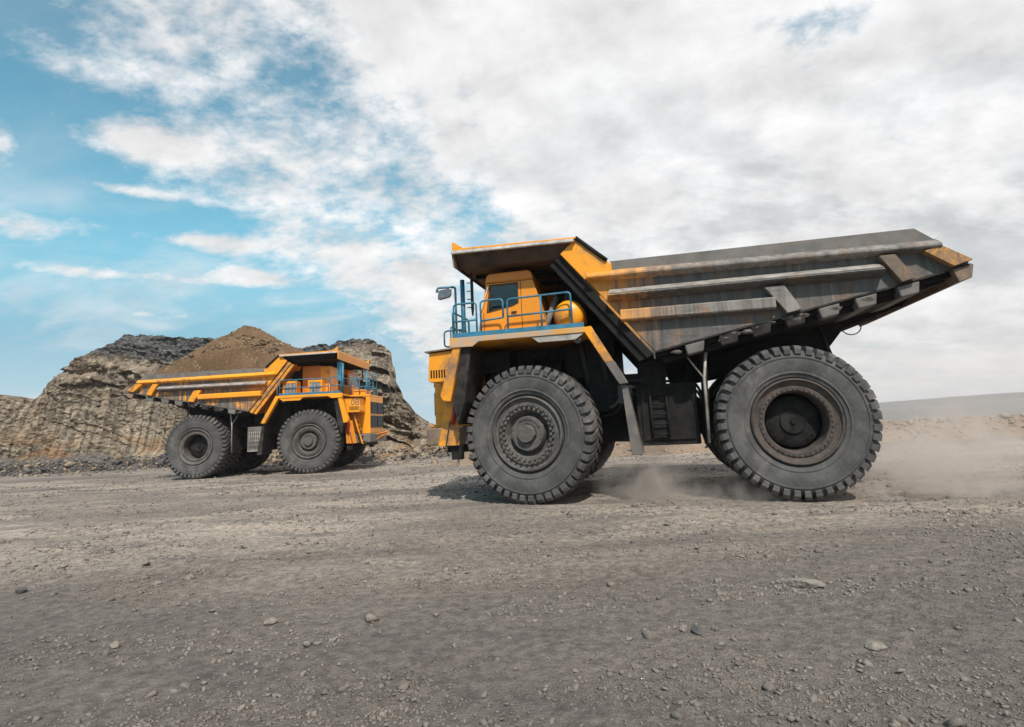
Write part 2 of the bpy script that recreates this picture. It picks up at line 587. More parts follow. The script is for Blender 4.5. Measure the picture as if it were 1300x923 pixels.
M['grille'] = plain('radiator_mesh', (0.05, 0.055, 0.066), .5, .3, .3, 20)
M['tyre'] = rubber('dusty_rubber')
M['rim'] = plain('rim_steel', (0.085, 0.078, 0.073), .7, .1, .35, 5, (0.15, 0.12, 0.1), .5)
M['rim_rust'] = plain('rim_rusty', (0.060, 0.046, 0.039), .8, .1, .4, 6, (0.12, 0.095, 0.08), .5)
M['load'] = soil('brown_earth', (0.075, 0.042, 0.020), (0.165, 0.098, 0.049), (0.25, 0.175, 0.110), 1.6, bdist=.08)
M['stone'] = soil('stone', (0.15, 0.13, 0.112), (0.29, 0.255, 0.22), None, 3)
M['pebble'] = soil('pebbles', (0.105, 0.091, 0.080), (0.24, 0.208, 0.178), None, .9)
M['rubble'] = soil('rubble', (0.17, 0.125, 0.085), (0.33, 0.265, 0.195), None, .5)
M['rubble_dark'] = soil('dark_rubble', (0.05, 0.048, 0.048), (0.13, 0.122, 0.118), None, .6)
M['far'] = soil('far_ground', (0.125, 0.120, 0.116), (0.225, 0.210, 0.195), None, .09, bstr=.1)


def ground_material():
    m, t, b = new_mat('dirt_ground')
    P = ocoord(t)
    big = t.noise(t.mapv(P, (.10, .28, .2), rot=(0, 0, .10)), 1.0, 6, .6, .6)
    mid = t.noise(t.mapv(P, (.6, 1.5, 1), rot=(0, 0, -.12)), 1.0, 8, .66, .3)
    fin = t.noise(P, 9.0, 9, .72)
    grit = t.voro(P, 42.0)
    grit2 = t.noise(P, 70.0, 3, .6)
    c = t.mix(t.ramp(big, .36, .64), (0.180, 0.150, 0.126), (0.380, 0.318, 0.262))
    c = t.mix(t.math('MULTIPLY', t.ramp(mid, .46, .68), .75), c, (0.138, 0.121, 0.108))
    c = t.mix(t.math('MULTIPLY', t.ramp(t.noise(t.mapv(P, (.3, .55, 1), (7, 3, 0)), 1.0, 6, .6, .5), .55, .70), .6), c, (0.27, 0.215, 0.163))
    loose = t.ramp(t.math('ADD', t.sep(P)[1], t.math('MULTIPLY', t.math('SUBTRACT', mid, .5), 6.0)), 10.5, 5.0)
    c = t.mix(t.math('MULTIPLY', loose, .74), c, (0.100, 0.088, 0.079))  # vignette darkening towards the camera, painted into the dirt colour
    # damp black coal dust patches, farther away by the far truck
    x, y, z = t.sep(P)
    coal = t.ramp(t.noise(t.mapv(P, (.16, .55, 1), (2.2, 8.4, 0)), 1.0, 7, .65, .4), .55, .66)
    coal = t.math('MULTIPLY', coal, t.ramp(y, 9.0, 20.0, .25, .85))
    c = t.mix(coal, c, (0.062, 0.059, 0.058))
    c = t.mix(t.ramp(y, 33.0, 48.0, 0, .85), c, (0.165, 0.160, 0.158))      # grey waste ground beyond the berm
    c = t.mix(1.0, c, t.ramp(fin, .28, .72, .52, 1.42), 'MULTIPLY')
    c = t.mix(t.math('MULTIPLY', t.ramp(grit2, .60, .74), .5), c, (0.30, 0.265, 0.23))
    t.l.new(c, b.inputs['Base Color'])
    b.inputs['Roughness'].default_value = .96
    h = t.math('ADD', t.math('MULTIPLY', fin, 1.0), t.math('MULTIPLY', grit, .25))
    h = t.math('ADD', h, t.math('MULTIPLY', mid, 1.2))
    bump(t, b, h, .95, .07)
    return m


def cliff_material():
    m, t, b = new_mat('quarry_face')
    P = ocoord(t)
    x, y, z = t.sep(P)
    n1 = t.noise(P, .22, 6, .6, .6)
    n2 = t.noise(P, 1.1, 8, .66, .4)
    fin = t.noise(P, 5.5, 9, .70)
    vert = t.noise(t.mapv(P, (3.2, .25, .09)), 1.0, 5, .62, .25)
    blocks = t.voro(t.mapv(P, (1.0, .6, 1.35)), 2.7)
    cellc = t.node('ShaderNodeTexVoronoi'); t.put(cellc.inputs['Vector'], t.mapv(P, (1.0, .6, 1.6))); cellc.inputs['Scale'].default_value = 1.5
    c = t.mix(t.ramp(n2, .34, .66), (0.142, 0.111, 0.081), (0.305, 0.247, 0.184))
    c = t.mix(t.math('MULTIPLY', t.ramp(n1, .50, .66), .8), c, (0.365, 0.305, 0.232))
    # pale broken stones in the face
    st = t.math('MULTIPLY', t.ramp(blocks, .34, .16), t.ramp(t.noise(P, .5, 4), .46, .60))
    c = t.mix(t.math('MULTIPLY', st, .75), c, (0.44, 0.365, 0.275))
    # orange clay low in the face
    lowf = t.math('MULTIPLY', t.ramp(z, 4.0, .6), t.ramp(t.noise(t.mapv(P, (.3, .3, .9), (5, 0, 2)), 1.0, 6, .6, .5), .44, .60))
    c = t.mix(t.math('MULTIPLY', lowf, .75), c, (0.26, 0.135, 0.052))
    c = t.mix(1.0, c, t.ramp(vert, .32, .62, .60, 1.18), 'MULTIPLY')
    wv = t.node('ShaderNodeTexWave', wave_type='BANDS', bands_direction='X', wave_profile='SIN')
    t.put(wv.inputs['Vector'], t.mapv(P, (1, .2, .12)))
    wv.inputs['Scale'].default_value = .46
    wv.inputs['Distortion'].default_value = 2.2
    wv.inputs['Detail'].default_value = 3
    wv.inputs['Detail Scale'].default_value = 1.3
    shaded_grooves = t.math('MULTIPLY', t.ramp(wv.outputs['Fac'], .26, .04), t.math('MULTIPLY', t.ramp(z, 7.2, 5.0), t.ramp(t.noise(P, .45, 3), .36, .52)))
    shaded_grooves = t.math('MULTIPLY', shaded_grooves, t.ramp(x, -13.0, -17.0))
    c = t.mix(t.math('MULTIPLY', shaded_grooves, .45), c, (0.075, 0.058, 0.042))  # shade in the grooves painted as dark stripes on the face
    # dark coaly seam along the top, and dark waste at the foot
    up = t.math('ADD', z, t.math('MULTIPLY', t.math('SUBTRACT', n2, .5), 3.2))
    lim = t.math('ADD', t.ramp(x, -36.0, -22.0, 9.1, 6.9), t.ramp(x, -15.5, -12.0, 0.0, 1.15))
    seam = t.ramp(t.math('SUBTRACT', up, lim), -.3, .25)
    seam = t.math('MULTIPLY', seam, t.ramp(x, -37.0, -34.5))
    seam = t.math('MULTIPLY', seam, t.ramp(x, -9.5, -12.5, .35, .95))
    dk = t.mix(t.ramp(fin, .35, .7), (0.040, 0.042, 0.046), (0.145, 0.142, 0.142))
    c = t.mix(seam, c, dk)
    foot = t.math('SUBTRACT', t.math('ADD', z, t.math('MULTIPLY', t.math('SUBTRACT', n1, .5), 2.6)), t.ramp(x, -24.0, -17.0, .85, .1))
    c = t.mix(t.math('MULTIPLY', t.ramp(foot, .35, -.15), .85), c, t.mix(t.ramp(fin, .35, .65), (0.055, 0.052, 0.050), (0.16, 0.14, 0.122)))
    c = t.mix(1.0, c, t.ramp(fin, .25, .75, .62, 1.30), 'MULTIPLY')
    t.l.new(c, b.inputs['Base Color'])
    b.inputs['Roughness'].default_value = .95
    h = t.math('ADD', t.math('MULTIPLY', fin, 1.0), t.math('MULTIPLY', blocks, -.7))
    h = t.math('ADD', h, t.math('MULTIPLY', vert, 1.0))
    h = t.math('SUBTRACT', h, t.math('MULTIPLY', shaded_grooves, .8))
    bump(t, b, h, .9, .2)
    return m


# ------------------------------------------------------------------ poses
NEAR = ((6.024, 13.873, -0.015), 2.9011)
FAR = ((-15.139, 30.20, -0.125), -0.0056)


TRACKS = []
for (_p, _a) in (NEAR, FAR):
    for _y in (2.2, -2.2):
        TRACKS.append((_p[0] - _y * math.sin(_a), _p[1] + _y * math.cos(_a), _a, -26, -.4, .9))
TRACKS += [(3.0, 10.6, -.10, -16, 17, .45), (-4.0, 8.4, .16, -9, 12, .42), (9.0, 11.6, .05, -5, 12, .45), (-9, 15.5, .06, -12, 11, .45), (-10, 18.2, -.03, -14, 16, .45), (2.0, 6.6, -.28, -6, 10, .40)]


def ground_h(X, Y):
    """height of the dirt"""
    r = np.hypot(X, Y)
    base = -0.115 * sstep(19, 26, Y) * sstep(1, -5, X)
    lowf = .10 * fbm(X * .11, Y * .16, 3.3, 3) * sstep(2, 8, r)
    for (p, a) in (NEAR, FAR):           # level ground where the trucks stand
        c, s = math.cos(a), math.sin(a)
        lx = (X - p[0]) * c + (Y - p[1]) * s; ly = -(X - p[0]) * s + (Y - p[1]) * c
        d = np.maximum(np.abs(lx - 2.65) - 4.5, np.abs(ly) - 3.0)
        lowf = lowf * sstep(0, 3.5, d)
    far = np.clip(1 - r / 60, 0, 1)
    rut = .022 * pnoise(X * .25, Y * 1.7, 8.1) + .02 * pnoise(X * .5 + Y * .2, Y * 3.1, 1.1)
    clod = .030 * fbm(X * 2.3, Y * 2.3, 0.7, 4, .55)
    patch = sstep(.0, .5, fbm(X * .35, Y * .6, 2.2, 3))
    clod = clod * (.55 + .6 * patch) + .060 * patch * np.maximum(0, fbm(X * 5.1, Y * 5.1, 4.4, 4, .65)) + .012 * np.maximum(0, fbm(X * 14, Y * 14, 1.4, 2, .6)) * sstep(14, 6, r)
    tr = 0
    for (tx, ty, ta, x0, x1, hw) in TRACKS:      # pressed tyre tracks
        c, s = math.cos(ta), math.sin(ta)
        lx = (X - tx) * c + (Y - ty) * s; ly = -(X - tx) * s + (Y - ty) * c + .25 * pnoise(lx * .15, 0 * lx, tx)
        inb = sstep(hw + .08, hw - .04, np.abs(ly)) * sstep(x0, x0 + 1.5, lx) * sstep(x1, x1 - 1.5, lx)
        ph = (lx + .30 * np.abs(ly)) / .24
        lug = np.where((ph % 1.0) < .42, 1.0, 0.0) * sstep(.06, .2, np.abs(ly)) * (1.0 if hw > .6 else .22)
        tr = tr + inb * (-.026 + .030 * lug * sstep(-.35, .25, fbm(lx * .5, ly * .8, ta * 9, 3)))
    clod = clod + tr
    return base + lowf + (rut + clod) * (0.25 + .75 * far)


def build_ground():
    nr = 620
    r = 1.2 * np.exp(np.linspace(0, math.log(6000 / 1.2), nr))
    # denser rings near the camera
    r = np.concatenate([np.geomspace(1.0, 2.6, 20)[:-1], np.geomspace(2.6, 40, 760), np.geomspace(40.6, 6000, 100)])
    a = np.concatenate([np.linspace(-180, -62, 60), np.linspace(-61.9, -48.1, 80), np.linspace(-48, 48, 1150), np.linspace(48.1, 61.9, 80), np.linspace(62, 180, 60)])
    a = np.radians(a)
    Rr, A = np.meshgrid(r, a, indexing='ij')
    X = Rr * np.sin(A); Y = Rr * np.cos(A)
    Z = ground_h(X, Y)
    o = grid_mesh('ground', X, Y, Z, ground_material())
    tag(o, 'grey brown dirt haul ground scattered with grit', 'ground', kind='structure')


# ------------------------------------------------------------------ quarry face
def px2dir(x, y):
    u, v = x - 650, 416 - y
    a = u * math.cos(ROLL) + v * math.sin(ROLL); b = -u * math.sin(ROLL) + v * math.cos(ROLL)
    return a, F_PX * math.cos(PITCH) - b * math.sin(PITCH), F_PX * math.sin(PITCH) + b * math.cos(PITCH)


def build_quarry():
    # height of the rim (measured points: X at the face, Z), in metres
    sky = [(-220, 497), (-90, 492), (0, 499), (10, 499), (25, 504), (45, 508), (62, 505), (75, 488), (95, 470), (115, 455), (135, 443), (150, 432), (158, 421), (200, 424),
           (240, 427), (285, 430), (340, 436), (378, 441), (408, 438), (430, 434), (450, 429), (482, 430), (498, 440), (506, 448)]
    pts = []
    for (x, y) in sky:
        a, d, h = px2dir(x, y)
        Y = 46.5 - 4.0 * float(sstep(-26, -10, a / d * 45))
        pts.append((a / d * Y, CAM_H + h / d * Y))
    pts = np.array(pts)
    xr = pts[-1, 0]                       # right end of the rim
    xs = np.concatenate([np.linspace(-95, -46, 90), np.arange(-45.9, -2.0, .085)])
    t = np.linspace(0, 1, 300)
    Xg, T = np.meshgrid(xs, t, indexing='ij')
    ztop = np.interp(xs, pts[:, 0], pts[:, 1])
    ztop = np.where(xs < pts[0, 0], pts[0, 1], ztop)
    # right flank: steep cliff, then a scree fan running out
    fl = xs > xr
    u = np.clip((xs - xr), 0, None)
    flank = np.interp(u, [0, .12, .28, .42, 1.0, 1.55, 2.7, 3.8, 5.5, 7.5], [pts[-1, 1], pts[-1, 1] - 1.0, 6.2, 5.2, 3.9, 3.1, 2.25, 1.6, .75, 0.0])
    ztop = np.where(fl, flank, ztop)
    ztop = ztop + .22 * fbm(xs * .9, xs * 0, 4.0, 4, .6) * (ztop > .6)
    Yf = 43.6 - 4.2 * sstep(-26, -10, xs) - 3.5 * sstep(-36, -60, xs) + 1.0 * fbm(xs * .12, xs * 0, 9.0, 2)
    Zt = ztop[:, None]; Y0 = Yf[:, None]
    # profile pieces: apron | face | plateau | back
    a1, a2, a3 = .20, .78, .92
    sA = np.clip(T / a1, 0, 1); sF = np.clip((T - a1) / (a2 - a1), 0, 1); sP = np.clip((T - a2) / (a3 - a2), 0, 1); sB = np.clip((T - a3) / (1 - a3), 0, 1)
    hfoot = np.minimum(1.15 + .5 * fbm(xs * .35, xs * 0, 2.0, 3), ztop * .45)[:, None]
    zA = hfoot * sA ** 1.4
    Z = zA + (Zt - hfoot) * sF
    lean = np.where(Zt > 3, .30, .9) * Zt
    lean = lean * np.where(xs > -20, 1.15, 1)[:, None]
    Y = Y0 - 3.6 * (1 - sA) + lean * (sF ** 1.15) + sP * 16 + sB * 22
    Z = Z - sP * 1.2 * (Zt > 2) - sB * (Zt + 1.0) + (-.3) * (1 - sA)
    Xg = Xg - .34 * (sP * 16 + sB * 22) * sstep(-30, -14, Xg) - .16 * np.clip(Y - Y0, 0, 4) * sstep(-14, -8, Xg)
    # relief of the face
    amp = sstep(.05, .35, T) * (1 - .75 * sstep(a2, a3, T)) * np.clip(Zt / 3, .25, 1)
    big = 1.15 * fbm(Xg * .16, Z * .30, 1.0, 3, .55)
    saw = lambda q: q - np.floor(q)
    slab = saw(fbm(Xg * .13 + .2 * Z, Z * .22, 6.0, 4, .45) * 3.1 + Z * .10)
    slab2 = saw(fbm(Xg * .42 - .1 * Z, Z * .55, 9.0, 4, .5) * 3.0 + Z * .2)
    ledge = (1.15 * slab + .42 * slab2 * sstep(-.2, .25, fbm(Xg * .2, Z * .3, 4.0, 2))) * (1 - .65 * sstep(.5, .76, T))
    ph = (Xg + .35 * pnoise(Xg * .4, Z * .35, 3.0)) * 1.45 + .5 * pnoise(Xg * .9, Z * .06, 8.0)
    gouge = .22 * np.abs((ph % 1.0) - .5) ** .6 * (.6 + .8 * np.abs(pnoise(Xg * .7, Z * .25, 5.0)))
    zone = sstep(-60, -44, Xg) * sstep(-11, -19, Xg) * sstep(8.2, 5.0, Z)
    rough = (.36 - .17 * zone) * (.45 + .9 * sstep(-.25, .25, fbm(Xg * .17, Z * .25, 7.0, 3))) * fbm(Xg * .95, Z * 1.3, Y * .9, 7, .64)
    blocky = .30 * np.abs(fbm(Xg * 1.9, Z * 2.6, 2.0, 5, .66))
    Y = Y + amp * (big * (1 - .45 * zone) - ledge * (1.0 - .86 * zone) + gouge * zone * 1.6 + rough - blocky)
    Z = Z + amp * .22 * fbm(Xg * 1.1, Z * 1.7, 12.0, 4, .6) + .10 * (1 - amp) * fbm(Xg * 1.7, Y * 1.7, 0, 4, .6) * sstep(0, .06, T)
    Z = np.where(T == 0, -.35, Z - .1)
    o = grid_mesh('quarry_face', Xg, Y, Z, cliff_material())
    tag(o, 'tall dug quarry face of layered brown earth with a black seam along its top', 'quarry wall', kind='structure')
    # waste at the foot
    r = np.random.default_rng(5)
    n = 5200
    X = r.uniform(-46, -3, n)
    yf = np.interp(X, xs, Yf)
    off = np.abs(r.normal(0, 1.7, n)) * (1 + .9 * (r.random(n) < .25)) * (1 + .5 * fbm(X * .3, X * 0, 5.0, 2))
    P = np.stack([X, yf - .4 - off, np.maximum(0.85 - off * .27, 0) - .08 - .05 * r.random(n)], -1)
    S = np.exp(r.normal(-2.75, .75, n)).clip(.03, .7)
    dark = (r.random(n) < np.where((X < -24), .72, .25))
    tag(scatter_mesh('rubble', P[~dark], S[~dark], M['rubble'], HULL_S, 1), 'pale brown rubble fallen along the foot of the quarry face', 'rubble', kind='stuff')
    tag(scatter_mesh('coal_rubble', P[dark], S[dark], M['rubble_dark'], HULL_S, 2), 'dark grey coal waste heaped along the foot of the quarry face', 'rubble', kind='stuff')


def build_berm():
    xs = np.arange(-3.5, 60, .13)
    t = np.linspace(0, 1, 46)
    Xg, T = np.meshgrid(xs, t, indexing='ij')
    yc = 29.0 + 1.0 * pnoise(xs * .08, xs * 0, 3) + .02 * xs
    hh = (.80 + .012 * np.clip(xs, 0, 40) + .16 * fbm(xs * .5, xs * 0, 1.0, 3)) * sstep(-4.5, -1.5, xs)
    s = (T - .5) * 2
    Y = yc[:, None] + s * 2.3
    Z = hh[:, None] * np.clip(1 - np.abs(s) ** 1.5, 0, 1) - .16
    e = np.clip(1 - np.abs(s), 0, 1)
    Z = Z + .22 * fbm(Xg * 1.3, Y * 1.3, 2, 4, .6) * np.minimum(1, e * 3)
    Y = Y - .22 * np.abs(fbm(Xg * 1.8, Z * 2.5, 5, 3)) * np.minimum(1, e * 3)
    o = grid_mesh('berm', Xg, Y, Z, soil('berm_soil', (0.145, 0.102, 0.072), (0.255, 0.188, 0.135), (0.19, 0.125, 0.08), .9, bdist=.1))
    tag(o, 'low brown earth berm along the edge of the haul ground behind the near truck', 'berm', kind='structure')
    r = np.random.default_rng(8)
    n = 900
    X = r.uniform(-3, 50, n)
    s = r.uniform(-1, .15, n)
    h = np.interp(X, xs, hh)
    P = np.stack([X, np.interp(X, xs, yc) + s * 2.3, h * (1 - np.abs(s) ** 1.5) - .12], -1)
    tag(scatter_mesh('berm_stones', P, np.exp(r.normal(-2.5, .5, n)).clip(.03, .28), M['rubble'], HULL_S, 3),
        'loose stones strewn over the berm', 'stones', kind='stuff')
    n = 260
    X = 6 + 44 * r.random(n)
    X = X[fbm(X * .35, X * 0, 3.0, 2) > -.12]
    n = len(X)
    P = np.stack([X, np.interp(X, xs, yc) + r.normal(0, .45, n), np.interp(X, xs, hh) - .13 - .05 * r.random(n)], -1)
    tag(scatter_mesh('pale_stones', P, np.exp(r.normal(-2.75, .6, n)).clip(.025, .26), M['white_stone'], HULL_S, 4),
        'whitish stones lined along the crest of the berm', 'stones', kind='stuff')


M['white_stone'] = soil('white_stone', (0.27, 0.25, 0.22), (0.46, 0.43, 0.39), None, 1)


def build_far_hill():
    xs = np.linspace(-600, 1500, 420)
    t = np.linspace(0, 1, 24)
    Xg, T = np.meshgrid(xs, t, indexing='ij')
    top = np.interp(xs, [-600, 0, 188, 206, 222, 266, 420, 700, 1500], [.2, .2, .25, .45, 1.0, 2.9, 7.5, 12, 15.])
    Y = 300 - .06 * xs[:, None] + T * 260
    Z = (top[:, None] + .38 * fbm(Xg * .05, Y * .02, 1.0, 5, .62)) * np.sin(np.clip(T * 5, 0, 1) * PI / 2) - .1
    Z[:, 0] = -1.0
    o = grid_mesh('far_hill', Xg, Y, Z, M['far'])
    tag(o, 'long flat grey hill at the horizon, faded by the air', 'hill', kind='structure')


# ------------------------------------------------------------------ the dump truck
def tyre_mesh():
    mb = MB()
    half = [(-.30, .80), (-.395, .86), (-.43, .97), (-.452, 1.10), (-.455, 1.21), (-.445, 1.28), (-.428, 1.315), (-.405, 1.345), (-.36, 1.38), (-.26, 1.405), (-.1, 1.415)]
    prof = half + [(-a, r) for a, r in reversed(half)]
    mb.lathe(prof, 96)
    # raised ring on each side wall
    for s in (-1, 1):
        mb.lathe([(s * .451, 1.225), (s * .468, 1.235), (s * .468, 1.26), (s * .445, 1.275)], 96)
        mb.lathe([(s * .425, .925), (s * .44, .935), (s * .437, .955), (s * .432, .965)], 96)
    n = 44
    for s in (-1, 1):
        for k in range(n):
            a0 = 2 * PI * (k + (0 if s > 0 else .5) + random.uniform(-.06, .06)) / n
            wr = random.uniform(-.016, .002)
            # sections from the middle of the tread to the shoulder: (y, outer r, inner r, skew, half angle)
            secs = [(.03, 1.500, 1.36, -.085, .036), (.22, 1.496, 1.36, -.022, .040), (.36, 1.484, 1.33, .012, .043), (.435, 1.462, 1.31, .020, .044), (.478, 1.405, 1.29, .022, .043), (.474, 1.315, 1.27, .022, .041)]
            rings = []
            for (y, ro, ri, sk, hw) in secs:
                ro += wr
                yi = min(y, .42)
                q = []
                for (yy, rr, aa) in ((yi, ri, a0 + sk - hw * 1.08), (y, ro, a0 + sk - hw), (y, ro, a0 + sk + hw), (yi, ri, a0 + sk + hw * 1.08)):
                    q.append((rr * math.cos(aa), s * yy, rr * math.sin(aa)))
                rings.append(q)
            vs = [p for q in rings for p in q]
            fs = []
            for i in range(len(rings) - 1):
                b = i * 4
                fs += [(b + j, b + (j + 1) % 4, b + 4 + (j + 1) % 4, b + 4 + j) for j in range(4)]
            fs += [(0, 1, 2, 3), tuple(len(vs) - 4 + j for j in (3, 2, 1, 0))]
            mb.add(vs, fs)
    o = mb.build('tyre', M['tyre'], autosmooth=R(35))
    me = o.data
    bpy.data.objects.remove(o)
    return me


def rim_front_mesh():
    mb = MB()
    mb.lathe([(.30, .82), (.425, .80), (.44, .775), (.40, .755), (.36, .745), (.345, .70), (.375, .66), (.375, .60), (.35, .57), (.33, .50), (.20, .44), (.16, .40), (.16, .02)], 64, sgn=1)
    for k in range(30):
        a = 2 * PI * k / 30
        c = (math.cos(a) * .615, .39, math.sin(a) * .615)
        mb.tube([(c[0], .36, c[2]), (c[0], .425, c[2])], .030, 6)
    for k in range(30):                   # clamps around the bolt ring
        a = 2 * PI * (k + .5) / 30
        ca, sa = math.cos(a), math.sin(a)
        pts = []
        for rr, w in ((.52, .026), (.58, .032)):
            for yy in (.33, .40):
                for sg in (-1, 1):
                    pts.append((ca * rr - sa * w * sg, yy, sa * rr + ca * w * sg))
        mb.add(pts, [(0, 1, 3, 2), (4, 6, 7, 5), (0, 4, 5, 1), (2, 3, 7, 6), (0, 2, 6, 4), (1, 5, 7, 3)])
    o = mb.build('rim', M['rim'], autosmooth=R(30)); me = o.data; bpy.data.objects.remove(o)
    return me


def hub_front_mesh():
    mb = MB()
    mb.lathe([(.10, .385), (.36, .375), (.385, .36), (.385, .30), (.37, .285), (.37, .215)], 48)
    mb.lathe([(.36, .205), (.47, .20), (.485, .185), (.487, .0)], 10, smooth=False)
    for k in range(8):
        a = 2 * PI * k / 8
        mb.tube([(math.cos(a) * .335, .37, math.sin(a) * .335), (math.cos(a) * .335, .405, math.sin(a) * .335)], .02, 6)
    o = mb.build('hub', M['rim'], autosmooth=R(30)); me = o.data; bpy.data.objects.remove(o)
    return me


def rim_rear_mesh():
    mb = MB()
    mb.lathe([(.30, .84), (.425, .83), (.445, .805), (.43, .785), (.39, .775), (.36, .73), (.35, .69), (.37, .67), (.37, .60), (.34, .575), (.0, .56), (-.38, .55)], 64)
    for k in range(40):
        a = 2 * PI * k / 40
        mb.tube([(math.cos(a) * .635, .36, math.sin(a) * .635), (math.cos(a) * .635, .395, math.sin(a) * .635)], .018, 6)
    o = mb.build('rim', M['rim_rust'], autosmooth=R(30)); me = o.data; bpy.data.objects.remove(o)
    return me


def hub_rear_mesh():
    mb = MB()
    mb.lathe([(-.40, .56), (-.10, .52), (-.02, .50), (.0, .47), (.02, .25), (.06, .235), (.06, .21), (.045, .2), (.045, .06), (.08, .05), (.08, 0)], 48)
    for k in range(20):
        a = 2 * PI * k / 20
        mb.tube([(math.cos(a) * .42, .0, math.sin(a) * .42), (math.cos(a) * .42, .035, math.sin(a) * .42)], .018, 6)
    o = mb.build('hub', M['dark'], autosmooth=R(30)); me = o.data; bpy.data.objects.remove(o)
    return me


WHEEL = dict(tyre=tyre_mesh(), rim_f=rim_front_mesh(), hub_f=hub_front_mesh(), rim_r=rim_rear_mesh(), hub_r=hub_rear_mesh())


def put(name, me, parent, loc=(0, 0, 0), rot=(0, 0, 0)):
    o = bpy.data.objects.new(name, me)
    col.objects.link(o)
    o.parent = parent
    o.location = loc
    o.rotation_euler = rot
    return o


def interp_pts(pts, x):
    p = sorted(pts)
    return float(np.interp(x, [q[0] for q in p], [q[1] for q in p]))


FLOOR = [(2.53, 3.05), (0.02, 3.56), (-2.06, 3.97), (-3.26, 4.24)]      # lower edge of the bed, x and z


